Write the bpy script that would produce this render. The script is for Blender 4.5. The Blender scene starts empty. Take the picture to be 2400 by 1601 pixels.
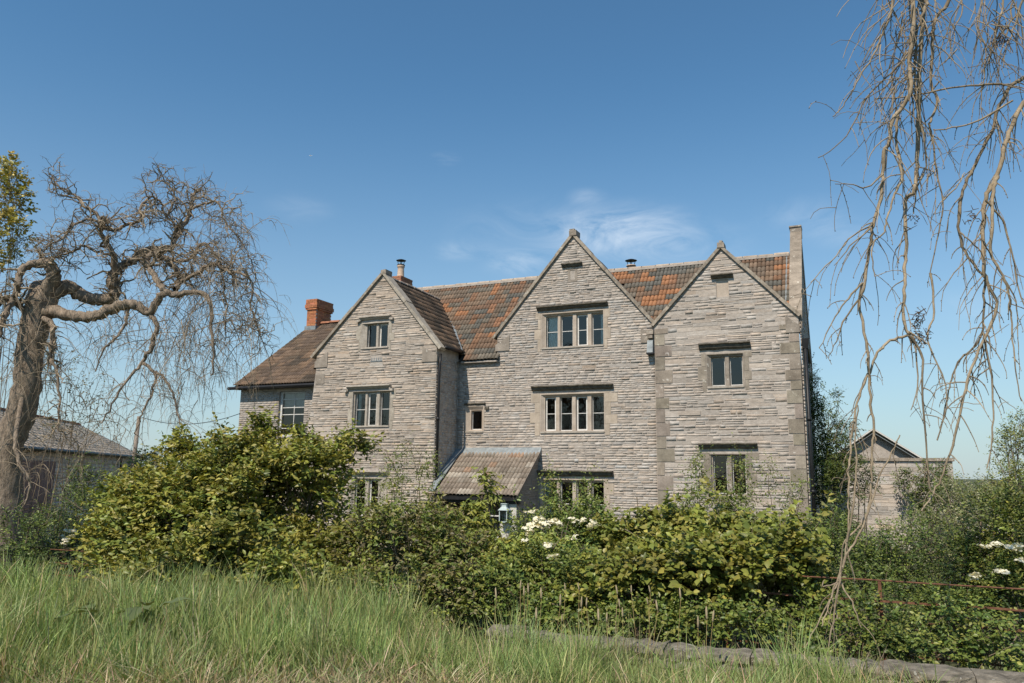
import bpy, math, random
import numpy as np
from mathutils import Vector, Matrix
R = math.radians
scene = bpy.context.scene
# ------------------------------------------------------------------ camera, sky, sun, exposure
EYE = 1.65
FPX, PITCH, ROLL, ALPHA = 1800.0, R(9.7), R(0.6), R(23.3)
cam_d = bpy.data.cameras.new('camera'); cam = bpy.data.objects.new('camera', cam_d)
scene.collection.objects.link(cam); scene.camera = cam
cam_d.sensor_width = 36.0; cam_d.lens = 36.0*FPX/2400.0
cam_d.clip_start = 0.05; cam_d.clip_end = 9000
_f = Vector((0, math.cos(PITCH), math.sin(PITCH))); _u = Vector((0, -math.sin(PITCH), math.cos(PITCH)))
_r = Vector((1, 0, 0))
_rr = _r*math.cos(ROLL)+_u*math.sin(ROLL); _uu = -_r*math.sin(ROLL)+_u*math.cos(ROLL)
cam.matrix_world = Matrix(((_rr.x, _uu.x, -_f.x, 0), (_rr.y, _uu.y, -_f.y, 0), (_rr.z, _uu.z, -_f.z, EYE), (0, 0, 0, 1)))

SUN_ELEV, SUN_ROT = R(50), R(212.3)
world = bpy.data.worlds.new('World'); scene.world = world; world.use_nodes = True
nt = world.node_tree; bg = nt.nodes['Background']
sky = nt.nodes.new('ShaderNodeTexSky'); sky.sky_type = 'NISHITA'; sky.sun_disc = False
sky.sun_elevation = SUN_ELEV; sky.sun_rotation = SUN_ROT
sky.altitude = 100; sky.air_density = 1.0; sky.dust_density = 0.15; sky.ozone_density = 3.0
bg.inputs['Strength'].default_value = 0.112
# a few thin cirrus wisps
tc = nt.nodes.new('ShaderNodeTexCoord')
sep = nt.nodes.new('ShaderNodeSeparateXYZ'); nt.links.new(tc.outputs['Generated'], sep.inputs[0])
mp = nt.nodes.new('ShaderNodeMapping'); mp.inputs['Scale'].default_value = (6.0, 6.0, 16.0); mp.inputs['Rotation'].default_value = (0, 0.12, 0)
nt.links.new(tc.outputs['Generated'], mp.inputs[0])
n1 = nt.nodes.new('ShaderNodeTexNoise'); n1.inputs['Scale'].default_value = 1.6; n1.inputs['Detail'].default_value = 9; n1.inputs['Roughness'].default_value = 0.62; n1.inputs['Distortion'].default_value = 0.9
nt.links.new(mp.outputs[0], n1.inputs['Vector'])
cr = nt.nodes.new('ShaderNodeValToRGB'); cr.color_ramp.elements[0].position = 0.38; cr.color_ramp.elements[1].position = 0.66
nt.links.new(n1.outputs['Fac'], cr.inputs[0])
def _dir(px, py):
    x, y = (px-1200)/FPX, -(py-800.5)/FPX; v = (_rr*x+_uu*y+_f).normalized(); return v
cl_sum = None
for (px_, py_, rad_, amt_) in ((1490, 550, 0.10, 0.34), (1400, 540, 0.09, 0.2), (1250, 560, 0.13, 0.1), (1640, 575, 0.08, 0.1), (1375, 462, 0.03, 0.16), (1215, 618, 0.05, 0.17), (1065, 588, 0.035, 0.12), (1045, 372, 0.022, 0.12), (1880, 505, 0.06, 0.13), (1960, 545, 0.05, 0.1), (700, 490, 0.05, 0.07), (2290, 720, 0.06, 0.08)):
    sb = nt.nodes.new('ShaderNodeVectorMath'); sb.operation = 'SUBTRACT'; sb.inputs[1].default_value = _dir(px_, py_); nt.links.new(tc.outputs['Generated'], sb.inputs[0])
    ml_ = nt.nodes.new('ShaderNodeVectorMath'); ml_.operation = 'MULTIPLY'; ml_.inputs[1].default_value = (1, 1, 2.3); nt.links.new(sb.outputs[0], ml_.inputs[0])
    le = nt.nodes.new('ShaderNodeVectorMath'); le.operation = 'LENGTH'; nt.links.new(ml_.outputs[0], le.inputs[0])
    mr = nt.nodes.new('ShaderNodeMapRange'); mr.interpolation_type = 'SMOOTHERSTEP'; mr.inputs['From Min'].default_value = rad_*1.25; mr.inputs['From Max'].default_value = 0; mr.inputs['To Max'].default_value = amt_
    nt.links.new(le.outputs['Value'], mr.inputs['Value'])
    if cl_sum is None: cl_sum = mr.outputs[0]
    else:
        ad = nt.nodes.new('ShaderNodeMath'); ad.operation = 'ADD'; nt.links.new(cl_sum, ad.inputs[0]); nt.links.new(mr.outputs[0], ad.inputs[1]); cl_sum = ad.outputs[0]
cm = nt.nodes.new('ShaderNodeMath'); cm.operation = 'MULTIPLY'; nt.links.new(cl_sum, cm.inputs[0]); nt.links.new(cr.outputs[0], cm.inputs[1])
mx = nt.nodes.new('ShaderNodeMix'); mx.data_type = 'RGBA'
mx.inputs[7].default_value = (8.0, 8.4, 8.8, 1)
# film white balance on the sky colour and a pale haze band all round the horizon
wb = nt.nodes.new('ShaderNodeMix'); wb.data_type = 'RGBA'; wb.blend_type = 'MULTIPLY'; wb.inputs[0].default_value = 1.0; wb.inputs[7].default_value = (0.66, 0.97, 1.02, 1)
nt.links.new(sky.outputs[0], wb.inputs[6])
hz0 = nt.nodes.new('ShaderNodeMapRange'); hz0.inputs['From Min'].default_value = 0.5; hz0.inputs['From Max'].default_value = 0.0
nt.links.new(sep.outputs['Z'], hz0.inputs['Value'])
hz1 = nt.nodes.new('ShaderNodeMath'); hz1.operation = 'POWER'; hz1.inputs[1].default_value = 2.0; nt.links.new(hz0.outputs[0], hz1.inputs[0])
hz = nt.nodes.new('ShaderNodeMath'); hz.operation = 'MULTIPLY'; hz.inputs[1].default_value = 0.9; nt.links.new(hz1.outputs[0], hz.inputs[0])
hm = nt.nodes.new('ShaderNodeMix'); hm.data_type = 'RGBA'; hm.inputs[7].default_value = (3.75, 4.3, 4.6, 1)
nt.links.new(hz.outputs[0], hm.inputs[0]); nt.links.new(wb.outputs[2], hm.inputs[6])
nt.links.new(cm.outputs[0], mx.inputs[0]); nt.links.new(hm.outputs[2], mx.inputs[6]); nt.links.new(mx.outputs[2], bg.inputs['Color'])

sun_d = bpy.data.lights.new('sun', 'SUN'); sun_d.energy = 4.3; sun_d.angle = R(0.53); sun_d.color = (1.0, 0.90, 0.76)
sun = bpy.data.objects.new('sun', sun_d); scene.collection.objects.link(sun)
SUN_DIR = Vector((math.sin(SUN_ROT)*math.cos(SUN_ELEV), math.cos(SUN_ROT)*math.cos(SUN_ELEV), math.sin(SUN_ELEV)))
sun.rotation_euler = SUN_DIR.to_track_quat('Z', 'Y').to_euler(); sun.location = (0, 0, 40)
scene.view_settings.view_transform = 'Standard'; scene.view_settings.look = 'None'
scene.view_settings.exposure = 0.27; scene.view_settings.gamma = 1.0; scene.view_settings.use_curve_mapping = False
scene.render.engine = 'CYCLES'
scene.cycles.transparent_max_bounces = 16

# ------------------------------------------------------------------ helpers
rng = np.random.default_rng(7); random.seed(7)
COL = scene.collection
NV = np.array([math.sin(ALPHA), math.cos(ALPHA), 0]); EV = np.array([math.cos(ALPHA), -math.sin(ALPHA), 0])
D0 = 22.0
def ray(px, py):
    x, y = (px-1200)/FPX, -(py-800.5)/FPX
    x, y = x*math.cos(ROLL)-y*math.sin(ROLL), x*math.sin(ROLL)+y*math.cos(ROLL)
    return np.array([x, math.cos(PITCH)-math.sin(PITCH)*y, math.sin(PITCH)+math.cos(PITCH)*y])
def PX(px, py, Y):
    r = ray(px, py); return r*(Y/r[1])+np.array([0, 0, EYE])
def PD(px, py, D):
    r = ray(px, py); return r*(D/(r@NV))+np.array([0, 0, EYE])
def L2W(x, y, z):
    return EV*x+NV*(D0+y)+np.array([0, 0, z])

def tag(o, label=None, cat=None, group=None, kind=None):
    if label: o['label'] = label
    if cat: o['category'] = cat
    if group: o['group'] = group
    if kind: o['kind'] = kind
    return o
def empty(name, loc=(0, 0, 0), rz=0):
    o = bpy.data.objects.new(name, None); COL.objects.link(o); o.location = loc; o.rotation_euler = (0, 0, rz)
    o.empty_display_size = 0.2
    return o
def link(name, me, parent=None):
    o = bpy.data.objects.new(name, me); COL.objects.link(o)
    if parent: o.parent = parent
    return o
def np_mesh(name, V, F, tint=None, mat=None, smooth=False):
    V = np.asarray(V, dtype=np.float32).reshape(-1, 3); F = np.asarray(F, dtype=np.int32)
    me = bpy.data.meshes.new(name); k = F.shape[1]; m = F.shape[0]
    me.vertices.add(len(V)); me.vertices.foreach_set('co', V.ravel())
    me.loops.add(m*k); me.loops.foreach_set('vertex_index', F.ravel())
    me.polygons.add(m); me.polygons.foreach_set('loop_start', np.arange(0, m*k, k, dtype=np.int32))
    me.polygons.foreach_set('loop_total', np.full(m, k, dtype=np.int32))
    if smooth: me.polygons.foreach_set('use_smooth', np.ones(m, dtype=bool))
    set_tint(me, tint, len(V))
    if mat: me.materials.append(mat)
    me.update(calc_edges=True); me.validate()
    return me
def set_tint(me, tint, n):
    c = np.ones((n, 4), dtype=np.float32)
    if tint is not None: c[:, :3] = np.asarray(tint, dtype=np.float32).reshape(-1, 3)
    a = me.attributes.new('tint', 'FLOAT_COLOR', 'POINT'); a.data.foreach_set('color', c.ravel())

class MB:
    def __init__(s): s.v = []; s.f = []; s.t = []; s.c = (1, 1, 1)
    def add(s, vs, fs):
        b = len(s.v); s.v.extend([tuple(map(float, p)) for p in vs]); s.t.extend([s.c]*len(vs))
        s.f.extend([[i+b for i in f] for f in fs])
    def box(s, x0, x1, y0, y1, z0, z1):
        x0, x1 = min(x0, x1), max(x0, x1); y0, y1 = min(y0, y1), max(y0, y1); z0, z1 = min(z0, z1), max(z0, z1)
        s.hexa([(x0, y0, z0), (x1, y0, z0), (x1, y1, z0), (x0, y1, z0), (x0, y0, z1), (x1, y0, z1), (x1, y1, z1), (x0, y1, z1)])
    def rbox(s, x0, x1, y0, y1, z0, z1, j=0.01):
        p = [(x0, y0, z0), (x1, y0, z0), (x1, y1, z0), (x0, y1, z0), (x0, y0, z1), (x1, y0, z1), (x1, y1, z1), (x0, y1, z1)]
        s.hexa([tuple(a+random.uniform(-j, j) for a in q) for q in p])
    def hexa(s, p):
        s.add(p, [[0, 3, 2, 1], [4, 5, 6, 7], [0, 1, 5, 4], [1, 2, 6, 5], [2, 3, 7, 6], [3, 0, 4, 7]])
    def poly(s, pts): s.add(pts, [list(range(len(pts)))])
    def bar(s, a, b, wu, wv, up=(0, 0, 1)):
        a = np.array(a, float); b = np.array(b, float); d = b-a; d /= np.linalg.norm(d)
        u = np.cross(d, up); u /= np.linalg.norm(u); v = np.cross(u, d)
        p = []
        for q in (a, b):
            for i, j in ((-1, -1), (1, -1), (1, 1), (-1, 1)): p.append(q+u*wu*i/2+v*wv*j/2)
        s.add(p, [[3, 2, 1, 0], [4, 5, 6, 7], [0, 1, 5, 4], [1, 2, 6, 5], [2, 3, 7, 6], [3, 0, 4, 7]])
    def tube(s, pts, rad, n=6, cap=True):
        V, F = tube_arrays(pts, rad, n)
        s.add(V, F.tolist())
        if cap:
            b = len(s.v)-len(V); s.f.append(list(range(b+n-1, b-1, -1))); s.f.append(list(range(b+len(V)-n, b+len(V))))
    def lathe(s, cx, cy, prof, n=14):
        V = []; F = []
        for (r, z) in prof:
            for k in range(n): V.append((cx+r*math.cos(2*math.pi*k/n), cy+r*math.sin(2*math.pi*k/n), z))
        for i in range(len(prof)-1):
            for k in range(n): F.append([i*n+k, i*n+(k+1) % n, (i+1)*n+(k+1) % n, (i+1)*n+k])
        F.append(list(range(n-1, -1, -1))); m = (len(prof)-1)*n; F.append([m+k for k in range(n)])
        s.add(V, F)
    def mesh(s, name, mat, smooth=False):
        me = bpy.data.meshes.new(name); me.from_pydata(s.v, [], s.f); set_tint(me, s.t, len(s.v))
        if mat: me.materials.append(mat)
        if smooth: me.polygons.foreach_set('use_smooth', np.ones(len(me.polygons), dtype=bool))
        me.update(); return me
    def build(s, name, mat, parent=None, smooth=False, label=None):
        o = link(name, s.mesh(name, mat, smooth), parent)
        if label: o['label'] = label
        return o
def tube_arrays(pts, rad, n):
    pts = np.asarray(pts, float); m = len(pts)
    rad = np.full(m, rad) if np.isscalar(rad) else np.asarray(rad, float)
    d = np.gradient(pts, axis=0); d /= np.linalg.norm(d, axis=1)[:, None]+1e-9
    up = np.array([0, 0, 1.0]) if abs(d[0][2]) < 0.9 else np.array([1.0, 0, 0])
    V = np.zeros((m, n, 3)); u = np.cross(d[0], up); u /= np.linalg.norm(u)
    for i in range(m):
        u = u-d[i]*(u@d[i]); u /= np.linalg.norm(u)+1e-9; w = np.cross(d[i], u)
        a = np.arange(n)*2*math.pi/n
        V[i] = pts[i]+rad[i]*(np.cos(a)[:, None]*u+np.sin(a)[:, None]*w)
    i = np.arange(m-1)[:, None]; k = np.arange(n)[None, :]; k2 = (k+1) % n
    F = np.stack([i*n+k, i*n+k2, (i+1)*n+k2, (i+1)*n+k], -1).reshape(-1, 4)
    return V.reshape(-1, 3), F
class Bulk:
    """many numpy chunks with quads joined into one mesh"""
    def __init__(s): s.V = []; s.F = []; s.T = []; s.n = 0
    def add(s, V, F, t=(1, 1, 1)):
        V = np.asarray(V, np.float32).reshape(-1, 3); s.V.append(V); s.F.append(np.asarray(F, np.int32)+s.n)
        t = np.asarray(t, np.float32)
        s.T.append(np.tile(t, (len(V), 1)) if t.ndim == 1 else t); s.n += len(V)
    def tube(s, pts, rad, n=4, t=(1, 1, 1)): s.add(*tube_arrays(pts, rad, n), t)
    def build(s, name, mat, parent=None, smooth=False):
        me = np_mesh(name, np.concatenate(s.V), np.concatenate(s.F), np.concatenate(s.T), mat, smooth)
        return link(name, me, parent)

# ------------------------------------------------------------------ materials
def nodes_of(name):
    m = bpy.data.materials.new(name); m.use_nodes = True; t = m.node_tree
    return m, t, t.nodes['Principled BSDF']
def N(t, typ, **kw):
    n = t.nodes.new(typ)
    for k, v in kw.items():
        if k in ('operation', 'data_type', 'blend_type', 'feature', 'attribute_name', 'attribute_type', 'interpolation_type', 'musgrave_type', 'noise_dimensions'): setattr(n, k, v)
    return n
def ramp(t, src, stops):
    n = t.nodes.new('ShaderNodeValToRGB'); e = n.color_ramp.elements
    while len(e) < len(stops): e.new(0.5)
    for i, (p, c) in enumerate(stops):
        e[i].position = p; e[i].color = (c[0], c[1], c[2], 1) if hasattr(c, '__len__') else (c, c, c, 1)
    t.links.new(src, n.inputs[0]); return n.outputs[0]
def noise(t, vec, scale, detail=5, rough=0.6, dist=0.0):
    n = t.nodes.new('ShaderNodeTexNoise'); n.inputs['Scale'].default_value = scale; n.inputs['Detail'].default_value = detail
    n.inputs['Roughness'].default_value = rough; n.inputs['Distortion'].default_value = dist
    if vec is not None: t.links.new(vec, n.inputs['Vector'])
    return n.outputs['Fac']
def pos(t, scale=(1, 1, 1)):
    g = t.nodes.new('ShaderNodeNewGeometry'); m = t.nodes.new('ShaderNodeMapping'); m.inputs['Scale'].default_value = scale
    t.links.new(g.outputs['Position'], m.inputs[0]); return m.outputs[0]
def mix(t, fac, a, b, blend='MIX'):
    n = t.nodes.new('ShaderNodeMix'); n.data_type = 'RGBA'; n.blend_type = blend
    for i, s in ((0, fac), (6, a), (7, b)):
        if isinstance(s, (int, float)): n.inputs[i].default_value = s
        elif isinstance(s, tuple): n.inputs[i].default_value = (s[0], s[1], s[2], 1)
        else: t.links.new(s, n.inputs[i])
    return n.outputs[2]
def tint(t):
    a = t.nodes.new('ShaderNodeAttribute'); a.attribute_name = 'tint'; return a.outputs['Color']
def bump(t, p, h, strength, dist):
    b = t.nodes.new('ShaderNodeBump'); b.inputs['Strength'].default_value = strength; b.inputs['Distance'].default_value = dist
    t.links.new(h, b.inputs['Height']); t.links.new(b.outputs[0], p.inputs['Normal'])
def surf(name, c1, c2, scale=6, stretch=(1, 1, 1), rough=0.9, bstr=0.5, bdist=0.01, spots=None, spot_scale=9, spot_at=0.66, fine=40, metal=0, contrast=(0.3, 0.7), spec=0.3, wash=None, frange=(0.72, 1.22)):
    m, t, p = nodes_of(name)
    v = pos(t, stretch)
    a = noise(t, v, scale, 6, 0.62)
    f = noise(t, v, fine, 4, 0.7)
    col = ramp(t, a, [(contrast[0], c1), (contrast[1], c2)])
    col = mix(t, 1.0, col, ramp(t, f, [(0.25, frange[0]), (0.75, frange[1])]), 'MULTIPLY')
    if wash:     # old limewash and lichen lying over whole stretches of wall
        wv = noise(t, pos(t, (1, 1, 1.4)), 0.55, 7, 0.62, 0.4)
        col = mix(t, ramp(t, wv, [(0.44, 0.0), (0.66, 0.62)]), col, wash)
    if spots:
        s = noise(t, pos(t), spot_scale, 3, 0.55, 0.3)
        col = mix(t, ramp(t, s, [(spot_at, 0.0), (spot_at+0.05, 0.8)]), col, spots)
    col = mix(t, 1.0, col, tint(t), 'MULTIPLY')
    t.links.new(col, p.inputs['Base Color'])
    p.inputs['Roughness'].default_value = rough; p.inputs['Metallic'].default_value = metal
    p.inputs['Specular IOR Level'].default_value = spec
    if bstr:
        h = mix(t, 0.5, a, f); bump(t, p, h, bstr, bdist)
    return m
def leafmat(name, c, trans=0.2, rough=0.42):
    m, t, p = nodes_of(name)
    col = mix(t, 1.0, tint(t), c, 'MULTIPLY')
    p.inputs['Roughness'].default_value = rough; p.inputs['Specular IOR Level'].default_value = 0.35
    t.links.new(col, p.inputs['Base Color'])
    tr = t.nodes.new('ShaderNodeBsdfTranslucent'); c2 = mix(t, 1.0, col, (1.25, 1.15, 0.5), 'MULTIPLY'); t.links.new(c2, tr.inputs['Color'])
    ms = t.nodes.new('ShaderNodeMixShader'); ms.inputs[0].default_value = trans
    t.links.new(p.outputs[0], ms.inputs[1]); t.links.new(tr.outputs[0], ms.inputs[2])
    t.links.new(ms.outputs[0], t.nodes['Material Output'].inputs['Surface'])
    return m
MT = {}
MT['stone'] = surf('lias_stone', (0.285, 0.246, 0.210), (0.475, 0.417, 0.362), 4.5, (2.0, 2.0, 5.5), bstr=0.9, bdist=0.016, fine=15, contrast=(0.28, 0.66), frange=(0.80, 1.15), wash=(0.54, 0.478, 0.418))
MT['mortar'] = surf('lime_mortar', (0.30, 0.262, 0.228), (0.50, 0.445, 0.39), 5, bstr=0.7, bdist=0.012, fine=30)
MT['ashlar'] = surf('weathered_ashlar', (0.20, 0.17, 0.14), (0.36, 0.31, 0.258), 4, bstr=0.6, bdist=0.01, spots=(0.60, 0.57, 0.51), spot_scale=7.5, spot_at=0.655)
MT['ham'] = surf('ham_stone_dressing', (0.36, 0.295, 0.235), (0.52, 0.44, 0.365), 4, bstr=0.35, bdist=0.006, fine=60)
MT['hood'] = surf('lichened_hood_stone', (0.055, 0.048, 0.038), (0.19, 0.165, 0.13), 9, bstr=0.8, bdist=0.012, spots=(0.34, 0.32, 0.27), spot_scale=12, spot_at=0.67)
MT['hoodpale'] = surf('pale_hood_stone', (0.30, 0.26, 0.215), (0.47, 0.42, 0.36), 8, bstr=0.7, bdist=0.01)
MT['coping'] = surf('coping_stone', (0.20, 0.165, 0.13), (0.40, 0.34, 0.28), 7, bstr=0.7, bdist=0.012, spots=(0.5, 0.47, 0.41), spot_scale=10, spot_at=0.62)
MT['tile'] = surf('clay_tile', (0.62, 0.60, 0.56), (1.0, 1.0, 1.0), 7, bstr=0.35, bdist=0.005, fine=45, spots=(0.42, 0.38, 0.30), spot_scale=14, spot_at=0.69)
MT['deck'] = surf('roof_underlay', (0.05, 0.04, 0.033), (0.08, 0.065, 0.05), 6)
MT['ridge'] = surf('ridge_mortar_tile', (0.34, 0.27, 0.21), (0.48, 0.42, 0.35), 7, bstr=0.7, bdist=0.012)
MT['brick'] = surf('orange_brick', (0.36, 0.145, 0.075), (0.49, 0.205, 0.105), 12, bstr=0.4, bdist=0.006, fine=60)
MT['brickdark'] = surf('old_brick', (0.26, 0.115, 0.07), (0.42, 0.20, 0.12), 12, bstr=0.4, bdist=0.006, fine=60)
MT['lead'] = surf('lead_flashing', (0.16, 0.18, 0.19), (0.30, 0.33, 0.34), 6, rough=0.55, bstr=0.3, bdist=0.006, metal=0.2)
MT['iron'] = surf('black_iron', (0.012, 0.012, 0.013), (0.025, 0.025, 0.026), 8, rough=0.45, bstr=0.1, bdist=0.002)
MT['steel'] = surf('dull_steel', (0.10, 0.10, 0.10), (0.22, 0.215, 0.21), 8, rough=0.4, metal=0.8, bstr=0.1, bdist=0.002)
MT['pot'] = surf('buff_clay_pot', (0.50, 0.36, 0.26), (0.62, 0.48, 0.37), 8, bstr=0.3, bdist=0.005)
MT['white'] = surf('cream_paint', (0.60, 0.585, 0.55), (0.72, 0.70, 0.665), 10, rough=0.6, bstr=0.15, bdist=0.002)
MT['paleblue'] = surf('pale_verdigris_paint', (0.36, 0.44, 0.44), (0.50, 0.58, 0.57), 10, rough=0.55, bstr=0.1, bdist=0.002)
MT['render'] = surf('limewashed_render', (0.46, 0.435, 0.39), (0.62, 0.60, 0.55), 5, bstr=0.4, bdist=0.006)
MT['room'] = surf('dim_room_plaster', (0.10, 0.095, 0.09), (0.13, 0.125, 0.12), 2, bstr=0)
MT['curtain'] = surf('pale_curtain_cloth', (0.66, 0.72, 0.68), (0.78, 0.83, 0.79), 6, bstr=0.1, bdist=0.003)
MT['rust'] = surf('rusty_iron', (0.10, 0.046, 0.028), (0.22, 0.10, 0.055), 14, rough=0.85, bstr=0.5, bdist=0.003, fine=80)
MT['bark'] = surf('ridged_bark', (0.15, 0.115, 0.085), (0.40, 0.315, 0.235), 9, (1.6, 1.6, 0.5), bstr=1.0, bdist=0.06, fine=26)
MT['twig'] = surf('grey_twig_bark', (0.19, 0.15, 0.105), (0.36, 0.295, 0.215), 9, bstr=0.4, bdist=0.004)
MT['stem'] = surf('shrub_stem', (0.10, 0.075, 0.05), (0.24, 0.19, 0.13), 9, bstr=0.4, bdist=0.004)
MT['slate'] = surf('grey_roof_slate', (0.34, 0.31, 0.275), (0.50, 0.46, 0.41), 4, (1, 1, 2), bstr=0.6, bdist=0.01, spec=0.08)
MT['timber'] = surf('weathered_timber', (0.16, 0.13, 0.105), (0.30, 0.25, 0.205), 5, (1, 1, 0.3), bstr=0.5, bdist=0.006)
MT['tin'] = surf('faded_red_corrugated_sheet', (0.20, 0.115, 0.10), (0.34, 0.235, 0.21), 3, rough=0.7, bstr=0.2, bdist=0.004)
MT['wallcap'] = surf('boundary_wall_stone', (0.10, 0.088, 0.068), (0.33, 0.29, 0.235), 9, bstr=1.0, bdist=0.05, fine=22, spots=(0.46, 0.44, 0.39), spot_scale=13, spot_at=0.66)
MT['leaf'] = leafmat('shrub_leaf', (1, 1, 1))
MT['grass'] = leafmat('grass_blade', (1, 1, 1), 0.25, 0.55)
MT['petal'] = leafmat('white_petal', (1, 1, 1), 0.25, 0.7)
m, t, p = nodes_of('soil_and_turf')
a = noise(t, pos(t), 1.3, 8, 0.65); b = noise(t, pos(t), 22, 5, 0.7)
c = ramp(t, a, [(0.32, (0.10, 0.075, 0.045)), (0.5, (0.075, 0.085, 0.03)), (0.7, (0.06, 0.095, 0.028))])
t.links.new(mix(t, 1.0, c, ramp(t, b, [(0.2, 0.6), (0.8, 1.3)]), 'MULTIPLY'), p.inputs['Base Color']); p.inputs['Roughness'].default_value = 1
bump(t, p, b, 0.8, 0.05); MT['ground'] = m
# thin window glass: clear pane with a sky mirror
m, t, p = nodes_of('window_glass'); t.nodes.remove(p)
tr = t.nodes.new('ShaderNodeBsdfTransparent'); tr.inputs[0].default_value = (0.86, 0.90, 0.90, 1)
gl = t.nodes.new('ShaderNodeBsdfGlossy'); gl.inputs['Roughness'].default_value = 0.01; gl.inputs[0].default_value = (1.0, 0.88, 0.76, 1)
fr = t.nodes.new('ShaderNodeFresnel'); fr.inputs[0].default_value = 1.78
ms = t.nodes.new('ShaderNodeMixShader'); t.links.new(fr.outputs[0], ms.inputs[0]); t.links.new(tr.outputs[0], ms.inputs[1]); t.links.new(gl.outputs[0], ms.inputs[2])
nb = noise(t, pos(t), 3.0, 2, 0.5); bm_ = t.nodes.new('ShaderNodeBump'); bm_.inputs['Strength'].default_value = 0.12; bm_.inputs['Distance'].default_value = 0.02
t.links.new(nb, bm_.inputs['Height']); t.links.new(bm_.outputs[0], gl.inputs['Normal'])
t.links.new(ms.outputs[0], t.nodes['Material Output'].inputs['Surface']); MT['glass'] = m
# ------------------------------------------------------------------ ground
def sstep(a, b, x):
    t = np.clip((np.asarray(x, float)-a)/(b-a), 0, 1); return t*t*(3-2*t)
GH = -0.7
def tz(X, Y):
    X = np.asarray(X, float); Y = np.asarray(Y, float)
    D = X*NV[0]+Y*NV[1]; s = X*EV[0]+Y*EV[1]
    wr = sstep(-5.6, -3.2, s)
    zr = np.where(D < 8.15, -0.34*sstep(5.2, 7.8, D), -0.66)
    zl = -0.07+(GH+0.09)*sstep(8.5, 10.6, D)
    z = zl*(1-wr)+zr*wr
    z = z+0.05*np.sin(X*1.3+0.4*Y)*np.sin(Y*1.1-0.3*X)*(D < 9)
    return np.where(D > 12, GH, z)
xs = np.concatenate([[-700, -300, -140, -80, -50, -34, -24, -18], np.arange(-14, 14.01, 0.28), [18, 24, 34, 50, 80, 140, 300, 700]])
ys = np.concatenate([[-500, -150, -60, -25, -10, -4, 0, 2], np.arange(3, 15.01, 0.2), [17, 20, 26, 36, 50, 80, 140, 300, 700, 1800]])
gx, gy = np.meshgrid(xs, ys); gz = tz(gx, gy)
i = np.arange(len(ys)-1)[:, None]*len(xs)+np.arange(len(xs)-1)[None, :]
F = np.stack([i, i+1, i+1+len(xs), i+len(xs)], -1).reshape(-1, 4)
ground = link('ground', np_mesh('ground', np.stack([gx, gy, gz], -1), F, None, MT['ground'], True)); tag(ground, kind='structure')

# ------------------------------------------------------------------ the house (local frame: x along the front, y into the house)
hp = L2W(0, 0, 0)
house = empty('stone_farmhouse', hp, -ALPHA)
tag(house, 'large grey stone farmhouse with three gables, mullioned windows and clay tile roof', 'house')
HB = GH-0.1
STONES = []      # (verts, area, tint)
def front(y):  return lambda u, z, o: (u, y-o, z)
def side_r(x): return lambda u, z, o: (x+o, u, z)      # u = y, faces +x
def stone_verts(u0, u1, z0, z1, mp, p, g=0.0035, j=0.009):
    um = (u0+u1)/2+random.uniform(-.12, .12)*(u1-u0)
    J = lambda: random.uniform(-j, j)
    us = [u0+g, um, u1-g]
    zb = [z0+g+J()*0.7 for _ in us]; zt = [z1-g+J()*0.7 for _ in us]
    ch = 0.004
    pr = [p+random.uniform(-.003, .003) for _ in range(6)]
    V = []
    for k in range(3): V.append(mp(us[k], zb[k], -0.03))
    for k in range(3): V.append(mp(us[k], zt[k], -0.03))
    e = [ch, 0, -ch]
    for k in range(3): V.append(mp(us[k]+e[k], zb[k]+ch, pr[k]))
    for k in range(3): V.append(mp(us[k]+e[k], zt[k]-ch, pr[3+k]))
    return V
SF = [[6, 7, 10, 9], [7, 8, 11, 10], [0, 1, 7, 6], [1, 2, 8, 7], [4, 3, 9, 10], [5, 4, 10, 11], [3, 0, 6, 9], [2, 5, 11, 8]]
def stone_tint(kind):
    b = random.gauss(1.0, 0.075)
    if random.random() < 0.07: b *= 0.78
    w = random.gauss(0, 0.03)
    c = np.array([b*(1+w), b, b*(1-w)])
    if kind == 'warm': c *= (1.03, 0.99, 0.94)
    if kind == 'dark': c *= 0.9
    return c
def stone_wall(mp, z0, z1, interval, holes, hmin=0.05, hmax=0.105, lmin=0.1, lmax=0.38, kind='', pr=0.0025, out=None):
    z = z0; out = STONES if out is None else out
    while z < z1-0.02:
        h = min(random.uniform(hmin, hmax), z1-z)
        if h < 0.03: break
        a, b = interval(z+h*0.6)
        segs = [(a, b)] if b-a > 0.05 else []
        for (hx0, hx1, hz0, hz1) in holes:
            if z+h > hz0+0.01 and z < hz1-0.01:
                ns = []
                for (p, q) in segs:
                    if hx1 <= p or hx0 >= q: ns.append((p, q)); continue
                    if hx0-p > 0.04: ns.append((p, hx0))
                    if q-hx1 > 0.04: ns.append((hx1, q))
                segs = ns
        for (p, q) in segs:
            u = p
            while u < q-1e-4:
                l = random.uniform(lmin, lmax)*(1.25 if h > 0.1 else 1)
                if q-u-l < lmin: l = q-u
                pp = max(0.002, random.gauss(pr, 0.003))
                if random.random() < 0.05: pp += random.uniform(.006, .022)
                # a thick bed is now and then split into two thin ones
                if h > 0.09 and random.random() < 0.25:
                    k = h*random.uniform(.4, .6)
                    for (za, zb) in ((z, z+k), (z+k, z+h)):
                        out.append((stone_verts(u, u+l, za, zb, mp, max(.002, random.gauss(pr, .0035))), l*(zb-za), stone_tint(kind)))
                else:
                    out.append((stone_verts(u, u+l, z, z+h, mp, pp), l*h, stone_tint(kind)))
                u += l
        z += h
def clip_poly(pts, inside, inter):
    out = []
    for k in range(len(pts)):
        a, b = pts[k-1], pts[k]
        ia, ib = inside(a), inside(b)
        if ia != ib: out.append(inter(a, b))
        if ib: out.append(b)
    return out
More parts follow.
